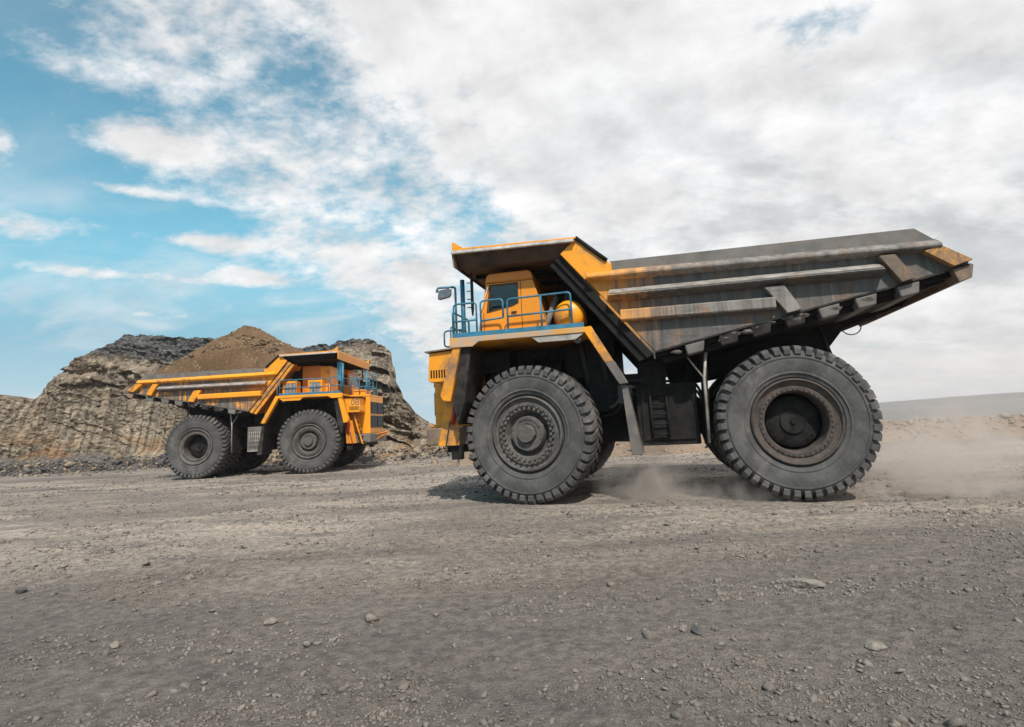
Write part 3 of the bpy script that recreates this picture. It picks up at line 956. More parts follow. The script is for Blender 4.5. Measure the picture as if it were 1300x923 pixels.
def build_truck(pose, label, dirty, steer):
    root = empty('dump_truck', pose[0], pose[1])
    tag(root, label, 'dump truck')
    bed_m = M['bed_grey'] if dirty else M['bed_yel']
    rail_m = M['bed_rail_grey'] if dirty else M['bed_rail_yel']
    yel = M['yellow'] if dirty else M['yellow_clean']
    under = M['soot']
    P = lambda n, mb, m, bev=.012, par=root, **k: mb.build(n, m, par, bevel=bev, **k)

    # --- dump bed -------------------------------------------------------
    side = [(2.53, 3.05), (4.33, 5.34), (3.97, 5.60), (3.28, 4.95), (-2.79, 4.74), (-3.26, 4.30)] + [FLOOR[3], FLOOR[2], FLOOR[1]]
    for s in (-1, 1):
        bed = MB()
        bed.prism(side, s * 2.64, s * 2.72)
        P('bed_side', bed, bed_m)
    fl = [(x, z + .02) for x, z in FLOOR] + [(x, z - .13) for x, z in reversed(FLOOR)]
    fb = MB()
    fb.prism(fl, -2.637, 2.637)
    P('bed_floor', fb, under)
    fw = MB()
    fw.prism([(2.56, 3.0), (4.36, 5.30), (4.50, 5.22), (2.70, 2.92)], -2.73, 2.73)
    P('front_bulkhead', fw, under if dirty else M['yellow_worn'])  # near truck: flange shade painted on as black
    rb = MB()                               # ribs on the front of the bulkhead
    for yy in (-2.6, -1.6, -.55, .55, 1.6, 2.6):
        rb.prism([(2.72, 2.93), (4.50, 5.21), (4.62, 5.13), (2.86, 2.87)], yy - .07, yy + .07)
    P('bulkhead_rib', rb, under if dirty else M['yellow_worn'])  # near truck: same painted shade carried over the ribs
    for s in (-1, 1):
        sb = MB()
        sb.prism([(3.25, 4.80), (3.30, 5.05), (-2.45, 5.02), (-2.80, 4.72)], s * 2.722, s * 2.775)
        P('side_board', sb, M['grey_plate'], .006)
        wing = MB()
        wing.prism([(3.86, 4.70), (4.35, 5.32), (3.99, 5.64), (3.27, 4.98), (3.27, 4.70)], s * 2.724, s * 2.83)
        P('bed_wing', wing, M['yellow'])
        lip = MB()
        lip.tube([(3.99, s * 2.85, 5.64), (3.36, s * 2.85, 5.06)], .045, 8)
        P('wing_lip', lip, under, 0)

        def rail(name, a, b, h, d, mat, ta=.10, y0=2.70, tb=.01):
            sec = [(y0, h / 2), (y0 + d - .02, h / 2 - ta), (y0 + d, h / 2 - ta - .025), (y0 + d, -h / 2 + tb + .03), (y0 + d - .02, -h / 2 + tb), (y0, -h / 2)]
            m = MB()
            m.loft([(a[0], s * q[0], a[1] + q[1]) for q in sec], [(b[0], s * q[0], b[1] + q[1]) for q in sec])
            return P(name, m, mat, .012)
        rail('bed_rail', (3.80, 4.77), (-2.80, 4.66), .27, .24, rail_m, .13, tb=.05)
        rail('bed_rail', (3.38, 4.29), (-1.78, 4.27), .28, .30, M['bed_grey'], .14, tb=.09)
        cap = MB()
        cap.loft([(3.36, s * q[0], 4.29 + q[1]) for q in ((2.73, .152), (2.99, .022), (2.985, .006), (2.73, .134))],
                 [(-1.76, s * q[0], 4.27 + q[1]) for q in ((2.73, .152), (2.99, .022), (2.985, .006), (2.73, .134))])
        P('rail_top_strip', cap, M['steel_worn'], 0)  # pale strip along the top slope of the middle rail
        rail('bed_rail', (3.16, 3.85), (0.16, 3.82), .27, .22, rail_m, .03)
        for poly, mm in (([(.34, 4.145), (-.03, 4.145), (-.30, 3.64), (-.03, 3.585)], M['yellow_worn'] if not dirty else M['bed_rail_grey']),
                         ([(-1.74, 4.53), (-2.02, 4.53), (-2.30, 4.04), (-2.06, 3.985)], M['rusty'] if dirty else M['yellow_worn']),
                         ([(-2.50, 4.53), (-2.79, 4.62), (-3.26, 4.285), (-2.94, 4.19)], M['rusty_tail'] if dirty else M['yellow_worn'])):
            rib = MB()
            rib.prism(poly, s * 2.718, s * 2.90)
            P('bed_rib', rib, mm)
        fn = MB()                            # flange along the lower edge
        for p, q in zip(FLOOR, FLOOR[1:]):
            fn.loft([(p[0], s * 2.70, p[1] - .005), (p[0], s * 2.79, p[1] - .005), (p[0], s * 2.79, p[1] - .035), (p[0], s * 2.70, p[1] - .035)],
                    [(q[0], s * 2.70, q[1] - .005), (q[0], s * 2.79, q[1] - .005), (q[0], s * 2.79, q[1] - .035), (q[0], s * 2.70, q[1] - .035)])
        P('lower_flange', fn, M['grey_plate'] if not dirty else M['mud'], 0)
    for i, x in enumerate((1.74, 1.08, .46, -.18, -.80, -1.46, -2.20)):
        z = interp_pts(FLOOR, x) - .04
        sl = .19
        rib = MB()
        rib.prism([(x + .20, z - .20 * .20), (x - .20, z + .20 * .20), (x - .16, z - .19), (x + .15, z - .25)], -2.78, 2.78)
        P('floor_rib', rib, M['mud'] if i in (1, 2, 3) else M['grey_plate'], .03)
    for s in (-1, 1):                        # mud caked on the rib ends and under the flange
        cm = MB()
        q = random.Random(12 + s)
        for x in (1.2, 1.1, .95, .55, .45, .30, -.05, -.2, -.32, 2.1, -1.5, .7, -.9):
            hv, hf = HULL_B[q.randrange(6)]
            sc = q.uniform(.05, .11)
            z = interp_pts(FLOOR, x) - q.uniform(.05, .16)
            cm.add([(x + v[0] * sc * 1.6, s * 2.74 + v[1] * sc * .7, z + v[2] * sc) for v in hv], [tuple(f) for f in hf])
        o = P('caked_mud', cm, M['mud_light'], 0)
        o['kind'] = 'stuff'
    tl = MB()
    tl.prism([(-2.95, 4.145), (-3.30, 4.225), (-3.24, 3.97), (-3.02, 3.90)], -2.80, 2.80)
    P('tail_beam', tl, M['rusty'], .015)
    ub = MB()
    for s in (-1, 1):
        ub.prism([(2.3, 2.9), (.02, 3.40), (-2.06, 3.83), (-2.9, 4.0), (-2.7, 3.82), (-1.5, 3.42), (-1.1, 2.95), (-.7, 2.85), (2.2, 2.45)], s * .62, s * 1.02)
    P('floor_beam', ub, under)
    us = MB()
    us.prism([(2.45, 2.93), (.02, 3.43), (-2.06, 3.84), (-2.95, 4.03), (-2.9, 3.98), (-2.0, 3.72), (0.0, 3.28), (2.35, 2.82)], -2.5, 2.5)
    P('floor_skin', us, under)

    # --- canopy ---------------------------------------------------------
    cp = MB()
    top = [(4.02, 5.575), (6.78, 5.655)]
    low = [(4.40, 5.26), (6.74, 5.33)]
    ring = lambda y, yl: [(top[0][0], y, top[0][1]), (top[1][0], y, top[1][1]), (low[1][0], yl, low[1][1]), (low[0][0], yl, low[0][1])]
    cp.loft(ring(-2.86, -2.62), ring(2.86, 2.62))
    P('canopy', cp, M['canopy_dark'] if dirty else M['soot'])
    ct = MB()
    ct.prism([(3.97, 5.60), (3.99, 5.635), (6.80, 5.715), (6.80, 5.662)], -2.93, 2.93)
    P('canopy_top', ct, M['yellow'])
    cu = MB()                               # dark underside with stiffeners
    for yy in (-1.8, -.6, .6, 1.8):
        cu.loft([(4.5, yy - .06, 5.27), (4.5, yy + .06, 5.27), (4.5, yy + .06, 5.17), (4.5, yy - .06, 5.17)], [(6.6, yy - .06, 5.33), (6.6, yy + .06, 5.33), (6.6, yy + .06, 5.24), (6.6, yy - .06, 5.24)])
    P('canopy_stiffener', cu, M['soot'], 0)
    cf = MB()
    cf.prism([(6.782, 5.29), (6.782, 5.66), (6.84, 5.66), (6.80, 5.29)], -2.88, 2.88)
    P('canopy_visor', cf, M['rusty'] if dirty else M['yellow_clean'])
    for s in (-1, 1):
        e = MB()
        e.loft([(4.02, s * 2.865, 5.53), (4.02, s * 2.96, 5.53), (4.02, s * 2.96, 5.598), (4.02, s * 2.865, 5.598)],
               [(6.80, s * 2.865, 5.585), (6.80, s * 2.96, 5.585), (6.80, s * 2.96, 5.655), (6.80, s * 2.865, 5.655)])
        P('canopy_edge', e, M['white_strip'])
    for s in (-1, 1):
        tip = MB()
        tip.prism([(6.80, 5.717), (6.80, 5.86), (6.76, 5.86), (6.55, 5.712)], s * 2.86, s * 2.925)
        P('canopy_tip', tip, M['yellow'], 0)

    # --- chassis --------------------------------------------------------
    fr = MB()
    for s in (-1, 1):
        fr.prism([(-1.5, 1.75), (-1.2, 2.45), (.8, 2.35), (2.2, 1.95), (7.3, 1.95), (7.5, 1.35), (2.4, 1.15), (.9, 1.45), (-1.0, 1.5)], s * .58, s * .98)
    for x, z in ((-1.1, 2.0), (1.3, 1.8), (3.2, 1.6), (6.9, 1.6)):
        fr.tube([(x, -.6, z), (x, .6, z)], .24, 12)
    P('chassis_frame', fr, M['dark'])
    ax = MB()
    ax.lathe([(-.78, .02), (-.78, .66), (-.6, .82), (.6, .82), (.78, .66), (.78, .02)], 32, (0, 0, 1.5))
    ax.tube([(0, -1.9, 1.5), (0, 1.9, 1.5)], .5, 20)
    P('rear_axle', ax, M['dark'], 0)
    fa = MB()
    fa.tube([(5.3, -1.95, 1.5), (5.3, 1.95, 1.5)], .34, 16)
    fa.box(5.0, 5.6, -1.2, 1.2, 1.2, 1.62)
    P('front_axle', fa, M['dark'])
    for s in (-1, 1):
        su = MB()
        su.tube([(5.3, s * 1.30, 1.35), (5.25, s * 1.22, 2.3)], .17, 14)
        su.tube([(5.26, s * 1.24, 2.2), (5.2, s * 1.15, 3.25)], .24, 14)
        P('suspension_strut', su, M['dark'], 0)
        rs = MB()
        rs.tube([(-.75, s * .75, 1.7), (-.95, s * .75, 2.5)], .18, 14)
        P('rear_strut', rs, M['dark'], 0)
        rs = MB()
        rs.tube([(-1.02, s * 1.75, 2.65), (-.82, s * 1.75, 3.42)], .05, 8)
        P('bed_prop', rs, M['dark'] if dirty else M['rusty'], 0)
        hy = MB()
        hy.tube([(2.15, s * 1.22, 1.4), (1.95, s * 1.22, 2.2)], .20, 14)
        hy.tube([(1.97, s * 1.22, 2.15), (1.72, s * 1.22, 3.0)], .13, 14)
        P('hoist_cylinder', hy, M['dark'], 0)
    en = MB()
    en.box(4.2, 6.75, -.98, .98, 1.97, 3.5)
    en.box(3.95, 4.6, -1.35, 1.35, 2.7, 3.52)
    en.tube([(4.7, -1.25, 2.9), (6.4, -1.25, 2.9)], .26, 14)
    en.tube([(4.7, 1.25, 2.9), (6.4, 1.25, 2.9)], .26, 14)
    en.box(5.9, 6.7, -1.6, 1.6, 2.95, 3.45)
    P('engine', en, M['dark'])
    hb = MB()
    hb.prism([(2.35, 1.9), (2.35, 2.95), (2.55, 3.0), (2.95, 2.92), (2.95, 1.9)], -1.75, 1.75)
    hb.box(2.9, 3.46, -1.7, 1.7, 1.9, 2.70)
    hb.prism([(3.42, 1.9), (3.42, 3.55), (3.62, 3.9), (4.1, 3.9), (4.1, 1.9)], -1.65, 1.6)
    P('hydraulic_tank', hb, M['dark'], .03)
    cbx = MB()
    cbx.prism([(4.12, 3.67), (4.02, 4.35), (4.30, 4.95), (4.72, 4.95), (4.72, 3.67)], -1.7, 1.35)
    P('cooling_box', cbx, M['soot'], .03)
    for x in (3.62, 4.05):
        pipe = MB()
        pipe.tube(rpath([(x, .9, 2.2), (x, 1.5, 2.4), (x + .12, 1.6, 3.4), (x + .3, 1.1, 3.8)], .3), .09, 10)
        P('hose', pipe, M['black'], 0)

    for k, (yy, zz) in enumerate(((1.03, 2.05), (1.06, 1.9), (1.04, 1.74))):
        ln = MB()
        ln.tube(rpath([(1.4, yy, zz - .3), (1.7, yy, zz + .42), (3.2, yy + .9, zz + .5), (3.5, yy + .62, zz + .1), (4.3, yy, zz)], .15), .03, 8)
        P('hydraulic_line', ln, M['grey_plate'] if k == 1 else M['black'], 0)
    vb = MB()
    vb.box(3.10, 3.40, 1.70, 1.86, 2.05, 2.45)
    vb.tube([(3.25, 1.86, 2.34), (3.25, 1.93, 2.34)], .07, 12)
    vb.tube([(3.25, 1.86, 2.16), (3.25, 1.91, 2.16)], .05, 12)
    P('valve_block', vb, M['grey_plate'], .01)
    # left: fuel tank with a ladder; right: caged cabinet
    tk = MB()
    tk.box(1.75, 3.02, .99, 1.98, 1.12, 2.42)
    tk.box(1.85, 2.92, 1.98, 2.02, 1.22, 2.32)
    P('fuel_tank', tk, M['soot'], .06)
    ld = MB()
    for x in (2.38, 2.72):
        ld.tube([(x, 2.10, 1.28), (x, 2.10, 2.40)], .022, 8)
    for k in range(5):
        ld.tube([(2.38, 2.10, 1.36 + .21 * k), (2.72, 2.10, 1.36 + .21 * k)], .018, 6)
    for x in (2.38, 2.72):
        ld.tube([(x, 2.0, 2.3), (x, 2.10, 2.3)], .018, 6)
    P('tank_ladder', ld, M['dark'], 0)
    cb = MB()
    cb.box(2.30, 3.05, -2.30, -.99, 1.15, 2.30)
    P('side_cabinet', cb, M['grey_plate'], .02)
    cg = MB()
    for k in range(6):
        cg.tube([(2.42 + .10 * k, -2.36, 1.22), (2.42 + .10 * k, -2.36, 2.08)], .010, 6)
    for k in range(5):
        cg.tube([(2.40, -2.36, 1.24 + .2 * k), (2.94, -2.36, 1.24 + .2 * k)], .010, 6)
    cg.box(2.36, 2.98, -2.40, -2.30, 1.15, 1.20)
    P('cabinet_cage', cg, M['steel_worn'], 0)

    # mud guards
    for s in (-1, 1):
        def brace(f0, f1):
            m_ = MB()
            at = lambda f, y, d: (4.00 + (3.30 - 4.00) * f - d * .9, s * y, 3.67 + (2.42 - 3.67) * f + d * .1)
            m_.loft([at(f0, 2.52, 0), at(f0, 2.77, 0), at(f0, 2.77, .22), at(f0, 2.52, .22)], [at(f1, 2.52, 0), at(f1, 2.77, 0), at(f1, 2.77, .20), at(f1, 2.52, .20)])
            return m_
        P('fender_brace', brace(0, .62), M['yellow_worn'] if dirty else yel)
        P('brace_end', brace(.622, 1), M['grey_plate'] if dirty else M['yellow_worn'])
        fp = MB()
        fp.prism([(3.86, 3.55), (3.24, 2.44), (3.21, 2.46), (3.83, 3.57)], s * 1.6, s * 2.545)
        fp.prism([(3.27, 2.41), (3.17, .98), (2.94, .98), (3.16, 2.41)], s * 1.55, s * 2.68)
        P('mud_flap', fp, M['grey_plate'] if dirty else M['mud'], .01)
        mf = MB()
        mf.prism([(1.50, 3.08), (1.58, 3.08), (1.66, 1.10), (1.60, 1.10)], s * 1.45, s * 2.40)
        P('rear_mud_flap', mf, M['mud'], .01)
        rk = MB()
        rk.tube([(1.62, s * 2.42, 1.15), (1.60, s * 2.42, 2.45), (1.50, s * 2.42, 3.10)], .03, 8)
        rk.tube([(1.60, s * 2.42, 2.45), (1.95, s * 2.42, 3.0)], .018, 6)
        P('flap_rod', rk, M['steel_worn'], 0)
        # front guard: a box-section plate sloping forward and down
        ff = MB()
        ff.prism([(6.74, 3.50), (6.92, 3.50), (7.26, 2.42), (7.20, 2.30), (7.02, 2.27)], s * 2.44, s * 2.74)
        P('front_guard', ff, M['yellow_worn'] if dirty else yel, .02)
        fi = MB()
        fi.prism([(6.52, 3.46), (6.735, 3.48), (7.01, 2.26), (6.90, 1.75), (6.72, 2.25)], s * 1.45, s * 2.66)
        P('guard_lining', fi, M['mud'], .03)

    # --- deck -----------------------------------------------------------
    dk = MB()
    dk.box(3.93, 6.95, -2.72, 2.72, 3.56, 3.66)
    dk.box(6.95, 7.93, -1.40, 1.40, 3.552, 3.64)
    P('deck', dk, yel, .01)
    for s in (-1, 1):
        be = MB()
        be.prism([(3.93, 3.685), (6.98, 3.685), (6.98, 3.47), (6.45, 3.46), (6.3, 3.565), (3.93, 3.565)], s * 2.722, s * 2.78)
        sk = MB()
        sk.prism([(3.95, 3.56), (4.15, 3.43), (4.95, 3.43), (5.12, 3.56)], s * 2.70, s * 2.755)
        P('deck_skirt', sk, M['steel_worn'] if dirty else yel, .006)
        P('deck_edge', be, yel if not (dirty and s > 0) else M['deck_edge'], .01)
        kb = MB()
        kb.box(3.95, 6.9, s * 2.74, s * 2.76, 3.69, 3.79)
        P('kick_board', kb, M['blue'], 0)
        lamp = MB()
        lamp.lathe([(0, .02), (0, .08), (.10, .10), (.12, .085), (.12, .0)], 16, (4.12, s * 2.5, 3.46), s)
        lamp.tube([(4.12, s * 2.5, 3.46), (4.12, s * 2.5, 3.58)], .02, 6)
        P('work_lamp', lamp, M['mirror'], 0)

    # --- nose -----------------------------------------------------------
    ns = MB()
    ns.box(6.70, 7.93, -1.38, 1.38, 1.72, 3.55)
    P('engine_hood', ns, yel, .03)
    for z0, z1 in ((2.72, 3.26), (2.02, 2.58)):
        g = MB()
        g.box(7.932, 7.962, -1.24, 1.24, z0, z1)
        P('radiator_grille', g, M['grille'], 0)
        gf = MB()
        for k in range(9):
            zz = z0 + (z1 - z0) * k / 8
            gf.box(7.963, 7.975, -1.24, 1.24, zz - .012, zz + .012)
        for yy in (-1.24, 0, 1.24):
            gf.box(7.964, 7.985, yy - .025, yy + .025, z0, z1)
        P('grille_slats', gf, M['dark'], 0)
    bp = MB()
    bp.box(6.85, 8.02, -1.75, 1.75, 1.30, 1.715)
    P('bumper', bp, M['rusty'] if dirty else M['grey_plate'], .04)
    bl = MB()
    bl.box(6.95, 7.6, -1.5, 1.5, 1.12, 1.30)
    for s in (-1, 1):
        bl.box(7.0, 7.25, s * 1.95, s * 2.15, .98, 1.30)
    P('bumper_mount', bl, M['dark'], .02)
    tw = MB()
    for s in (-1, 1):
        tw.tube(rpath([(8.0, s * .55, 1.66), (8.55, s * .16, 1.78), (8.55, -s * .16, 1.78)], .06), .028, 8)
        tw.tube([(8.0, s * .5, 1.40), (8.50, s * .16, 1.76)], .024, 8)
        tw.tube([(8.2, s * .40, 1.55), (8.2, -s * .40, 1.55)], .02, 8)
    P('tow_frame', tw, M['orange'], 0)
    ch = MB()
    for k in range(6):
        c = Vector((7.12, 2.05, .96 - .055 * k))
        ring = [(c.x + (.022 * math.cos(a) if k % 2 else 0), c.y + (0 if k % 2 else .022 * math.cos(a)), c.z + .042 * math.sin(a)) for a in np.linspace(0, 2 * PI, 9)[:-1]]
        ch.tube(ring, .008, 5, closed=True)
    P('chain', ch, M['steel_worn'], 0)

    for s in (-1, 1):
        # louvred box beside the nose, with a sloping lid
        bx = MB()
        bx.prism([(6.92, 3.48), (7.66, 3.44), (7.70, 2.84), (7.66, 2.76), (7.10, 2.76)], s * 1.385, s * 2.34)
        P('side_box', bx, yel, .015)
        lid = MB()
        lid.prism([(6.90, 3.535), (7.74, 3.485), (7.74, 3.455), (6.90, 3.505)], s * 1.39, s * 2.42)
        P('box_lid', lid, M['rusty'] if dirty else M['soot'], 0)
        lv = MB()
        for k in range(7):
            x = 7.20 + .066 * k
            lv.box(x, x + .034, s * 2.342, s * 2.352, 2.86, 3.04)
        P('louvre', lv, M['soot'], 0)
        # panel and ladder below the box
        pn = MB()
        pn.prism([(6.95, 2.38), (7.30, 2.38), (7.52, 1.30), (7.02, 1.30)], s * 2.22, s * 2.26)
        P('ladder_panel', pn, M['yellow_worn'] if dirty else M['orange'], .01)
        la = MB()
        for yy in ((1.62, 2.12) if s < 0 else ()):
            la.loft([(7.28, s * yy, 2.78), (7.34, s * yy, 2.78), (7.34, s * (yy + .04), 2.78), (7.28, s * (yy + .04), 2.78)],
                    [(7.74, s * yy, 1.25), (7.80, s * yy, 1.25), (7.80, s * (yy + .04), 1.25), (7.74, s * (yy + .04), 1.25)])
        for k in range(6 if s < 0 else 0):
            q = (k + .5) / 6
            la.box(7.30 + .46 * q - .06, 7.30 + .46 * q + .06, min(s * 1.66, s * 2.12), max(s * 1.66, s * 2.12), 2.78 - 1.5 * q - .012, 2.78 - 1.5 * q + .012)
        if s < 0:
            P('ladder', la, M['yellow_worn'], 0)
        rd = MB()
        rd.tube([(7.14, s * 2.32, 1.78), (7.06, s * 2.32, 2.22)], .05, 12)
        rd.tube([(7.065, s * 2.32, 2.20), (7.05, s * 2.32, 2.28)], .02, 8)
        P('fire_extinguisher', rd, M['red'], 0)
        ho = MB()
        ho.tube(rpath([(7.2, s * 2.3, 1.85), (7.28, s * 2.3, 1.5), (7.34, s * 2.28, 1.2), (7.26, s * 2.25, 1.08)], .1), .014, 6)
        P('hanging_hose', ho, M['black'], 0)

    # --- cab ------------------------------------------------------------
    import bmesh
    prof = [(6.44, 3.67), (6.36, 4.30), (6.20, 4.96), (5.10, 4.98), (5.02, 4.70), (4.78, 3.67)]
    wq = [(6.10, 4.90), (5.46, 4.90), (5.46, 4.46), (5.60, 4.40), (6.18, 4.30)]
    bm = bmesh.new()
    for yy in (.86, 2.34):
        o_ = [bm.verts.new((x, yy, z)) for x, z in prof]
        h_ = [bm.verts.new((x, yy, z)) for x, z in wq]
        ed = [bm.edges.new((o_[k], o_[(k + 1) % 6])) for k in range(6)] + [bm.edges.new((h_[k], h_[(k + 1) % 5])) for k in range(5)]
        bmesh.ops.triangle_fill(bm, use_beauty=True, edges=ed, normal=(0, 1 if yy > 1 else -1, 0))
    def quad(*ps):
        bm.faces.new([bm.verts.new(p) for p in ps])
    for k in range(6):
        if k in (1, 5):
            continue
        (xa, za), (xb, zb) = prof[k], prof[(k + 1) % 6]
        quad((xa, .86, za), (xb, .86, zb), (xb, 2.34, zb), (xa, 2.34, za))
    (xa, za), (xb, zb) = prof[1], prof[2]
    mixp = lambda f, y: (xa + (xb - xa) * f, y, za + (zb - za) * f)
    quad(mixp(0, .86), mixp(0, 2.34), mixp(.06, 2.24), mixp(.06, .96))
    quad(mixp(1, .86), mixp(1, 2.34), mixp(.94, 2.24), mixp(.94, .96))
    quad(mixp(0, .86), mixp(1, .86), mixp(.94, .96), mixp(.06, .96))
    quad(mixp(0, 2.34), mixp(1, 2.34), mixp(.94, 2.24), mixp(.06, 2.24))
    bmesh.ops.remove_doubles(bm, verts=bm.verts, dist=1e-4)
    bmesh.ops.recalc_face_normals(bm, faces=bm.faces)
    me = bpy.data.meshes.new('cab'); bm.to_mesh(me); bm.free()
    me.materials.append(M['cab_yellow'] if dirty else M['yellow_clean'])
    cabo = bpy.data.objects.new('cab', me); col.objects.link(cabo); cabo.parent = root
    so = cabo.modifiers.new('solidify', 'SOLIDIFY'); so.thickness = .045; so.offset = -1
    bv = cabo.modifiers.new('bevel', 'BEVEL'); bv.width = .02; bv.segments = 2; bv.limit_method = 'ANGLE'; bv.angle_limit = R(40)
    se = MB()
    se.box(5.36, 5.86, 1.35, 1.85, 4.12, 4.26)
    se.loft([(5.42, 1.37, 4.26), (5.42, 1.83, 4.26), (5.30, 1.83, 4.26), (5.30, 1.37, 4.26)], [(5.24, 1.42, 4.86), (5.24, 1.78, 4.86), (5.14, 1.78, 4.86), (5.14, 1.42, 4.86)])
    se.box(5.5, 5.7, 1.5, 1.7, 3.68, 4.12)
    P('seat', se, M['seat'], .03, par=cabo)
    se2 = MB()
    se2.box(5.70, 6.05, 2.0, 2.25, 4.25, 4.40)
    se2.box(6.02, 6.30, .95, 2.2, 3.8, 4.34)
    P('dashboard', se2, M['mirror'], .03, par=cabo)
    sw = MB()
    sw.tube([(5.98 + .06 * math.sin(a), 1.6 + .2 * math.cos(a), 4.48 + .19 * math.sin(a)) for a in np.linspace(0, 2 * PI, 21)[:-1]], .018, 6, closed=True)
    sw.tube([(6.1, 1.6, 4.3), (5.98, 1.6, 4.48)], .02, 6)
    P('steering_wheel', sw, M['black'], 0, par=cabo)
    rf = MB()
    rf.prism([(6.23, 4.965), (6.18, 5.15), (6.10, 5.19), (5.20, 5.19), (5.12, 5.14), (5.07, 4.965)], .84, 2.36)
    P('cab_roof', rf, M['orange'], .03)  # shade of the canopy painted in as a darker orange roof
    wf = MB()
    cx, cz = sum(p[0] for p in wq) / 5, sum(p[1] for p in wq) / 5
    oq = [(cx + (x - cx) * 1.06, cz + (z - cz) * 1.07) for x, z in wq]
    for i in range(5):
        j = (i + 1) % 5
        wf.loft([(oq[i][0], 2.341, oq[i][1]), (oq[i][0], 2.362, oq[i][1]), (wq[i][0], 2.362, wq[i][1]), (wq[i][0], 2.341, wq[i][1])],
                [(oq[j][0], 2.341, oq[j][1]), (oq[j][0], 2.362, oq[j][1]), (wq[j][0], 2.362, wq[j][1]), (wq[j][0], 2.341, wq[j][1])])
    P('window_frame', wf, M['black'], 0)
    wn = MB(); wn.prism(wq, 2.310, 2.316)
    wno = P('cab_window', wn, M['glass'], 0)
    ws = MB()
    ws.loft([(6.345, .93, 4.32), (6.345, 2.27, 4.32), (6.35, 2.27, 4.32), (6.35, .93, 4.32)], [(6.195, .93, 4.94), (6.195, 2.27, 4.94), (6.20, 2.27, 4.94), (6.20, .93, 4.94)])
    P('windscreen', ws, M['glass'], 0)
    wr = MB(); wr.prism(wq, .880, .886)
    P('cab_window', wr, M['glass'], 0)
    dl = MB()
    for a, b in (((5.38, 3.72), (5.38, 4.955)), ((6.28, 3.74), (6.28, 4.28)), ((5.38, 3.72), (6.28, 3.74)), ((4.98, 4.955), (6.19, 4.955))):
        dl.tube([(a[0], 2.343, a[1]), (b[0], 2.343, b[1])], .007, 5)
    dl.box(5.50, 5.62, 2.342, 2.375, 4.22, 4.25)
    P('door_seam', dl, M['black'], 0)
    st = MB()
    st.prism([(6.36, 4.24), (6.14, 4.86), (6.13, 4.86), (6.34, 4.24)], 2.40, 2.42)
    P('grab_bar', st, M['white'], 0)

    # tall cabinet, louvred blower boxes, round tank
    tc = MB(); tc.box(4.70, 5.60, -1.75, -.35, 3.66, 5.16)
    P('electrical_cabinet', tc, M['orange'], .02)
    t2 = MB(); t2.box(5.62, 6.10, -1.85, -.55, 3.66, 5.10)
    P('control_cabinet', t2, yel, .02)
    for x0 in (4.0, 5.22):
        b = MB(); b.box(x0, x0 + .66, -2.36, -1.85, 3.66, 4.38)
        bo = P('blower_box', b, yel, .015)
        bk = MB(); bk.box(x0 + .08, x0 + .58, -2.372, -2.362, 3.76, 4.28)
        P('blower_screen', bk, M['soot'], 0)
        sl = MB()
        for k in range(8):
            xx = x0 + .085 + .066 * k
            sl.box(xx, xx + .028, -2.392, -2.373, 3.76, 4.28)
        P('louvre', sl, M['white_strip'], 0)
        fr_ = MB()
        for xx in (x0 - .01, x0 + .60):
            fr_.box(xx, xx + .07, -2.41, -2.362, 3.68, 4.40)
        fr_.box(x0 + .06, x0 + .60, -2.408, -2.363, 4.285, 4.39)
        P('blower_frame', fr_, yel, .006)
    at = MB()
    at.lathe([(-.55, .30), (.0, .34), (.30, .34), (.40, .31), (.46, .22), (.49, .1), (.50, .0)], 32, (4.30, 2.10, 4.03))
    at.box(4.12, 4.48, 1.75, 2.25, 3.66, 3.74)
    P('air_tank', at, M['yellow'], 0)
    ar = MB()
    ar.tube([(4.86, 2.2, 3.66), (4.86, 2.2, 3.90), (4.62, 2.0, 4.55)], .07, 8)
    ar.tube(rpath([(4.5, 1.2, 3.7), (4.5, 1.3, 4.6), (4.35, 1.2, 5.1)], .2), .10, 10)
    P('exhaust_pipe', ar, M['grey_plate'], 0)
    bx2 = MB(); bx2.box(6.98, 7.55, -.9, .3, 3.64, 3.92)
    P('deck_box', bx2, yel, .02)

    # --- railings -------------------------------------------------------
    def railing(paths, r=.022, name='railing', mat=None):
        m = MB()
        for p in paths:
            m.tube(rpath(p, .09), r, 8)
        return P(name, m, mat or M['blue'], 0)
    yl = 2.73
    railing([[(5.62, yl, 3.66), (5.62, yl, 4.46), (4.20, yl, 4.48), (4.20, yl, 3.66)], [(4.86, yl, 3.66), (4.86, yl, 4.46)], [(5.62, yl, 4.07), (4.20, yl, 4.10)]])
    railing([[(5.72, yl, 4.06), (5.72, yl, 4.48), (6.24, yl, 4.48), (6.24, yl, 3.66)], [(6.24, yl, 4.02), (5.72, yl, 4.06)]])
    railing([[(6.34, yl, 3.66), (6.34, yl, 4.46), (6.88, yl, 4.46), (6.88, yl, 3.66)], [(6.34, yl, 4.06), (6.88, yl, 4.06)]])
    railing([[(6.93, 2.66, 3.66), (6.93, 2.66, 4.30), (6.93, 1.5, 4.30), (6.93, 1.5, 3.66)]])
    railing([[(7.05, 1.40, 4.02), (7.05, 1.40, 3.70), (7.62, 1.40, 3.70), (7.62, 1.40, 4.10), (7.05, 1.40, 4.10), (7.05, 1.40, 4.0)]])
    railing([[(7.88, .2, 3.64), (7.88, .2, 4.42), (7.88, -1.34, 4.42), (7.88, -1.34, 3.64)], [(7.88, .2, 4.04), (7.88, -1.34, 4.04)], [(7.88, -.55, 3.64), (7.88, -.55, 4.42)]])
    railing([[(7.82, -1.38, 3.64), (7.82, -1.38, 4.42), (7.0, -1.38, 4.42), (7.0, -1.38, 3.64)], [(7.82, -1.38, 4.04), (7.0, -1.38, 4.04)], [(7.4, -1.38, 3.64), (7.4, -1.38, 4.42)]])
    yr = -2.73
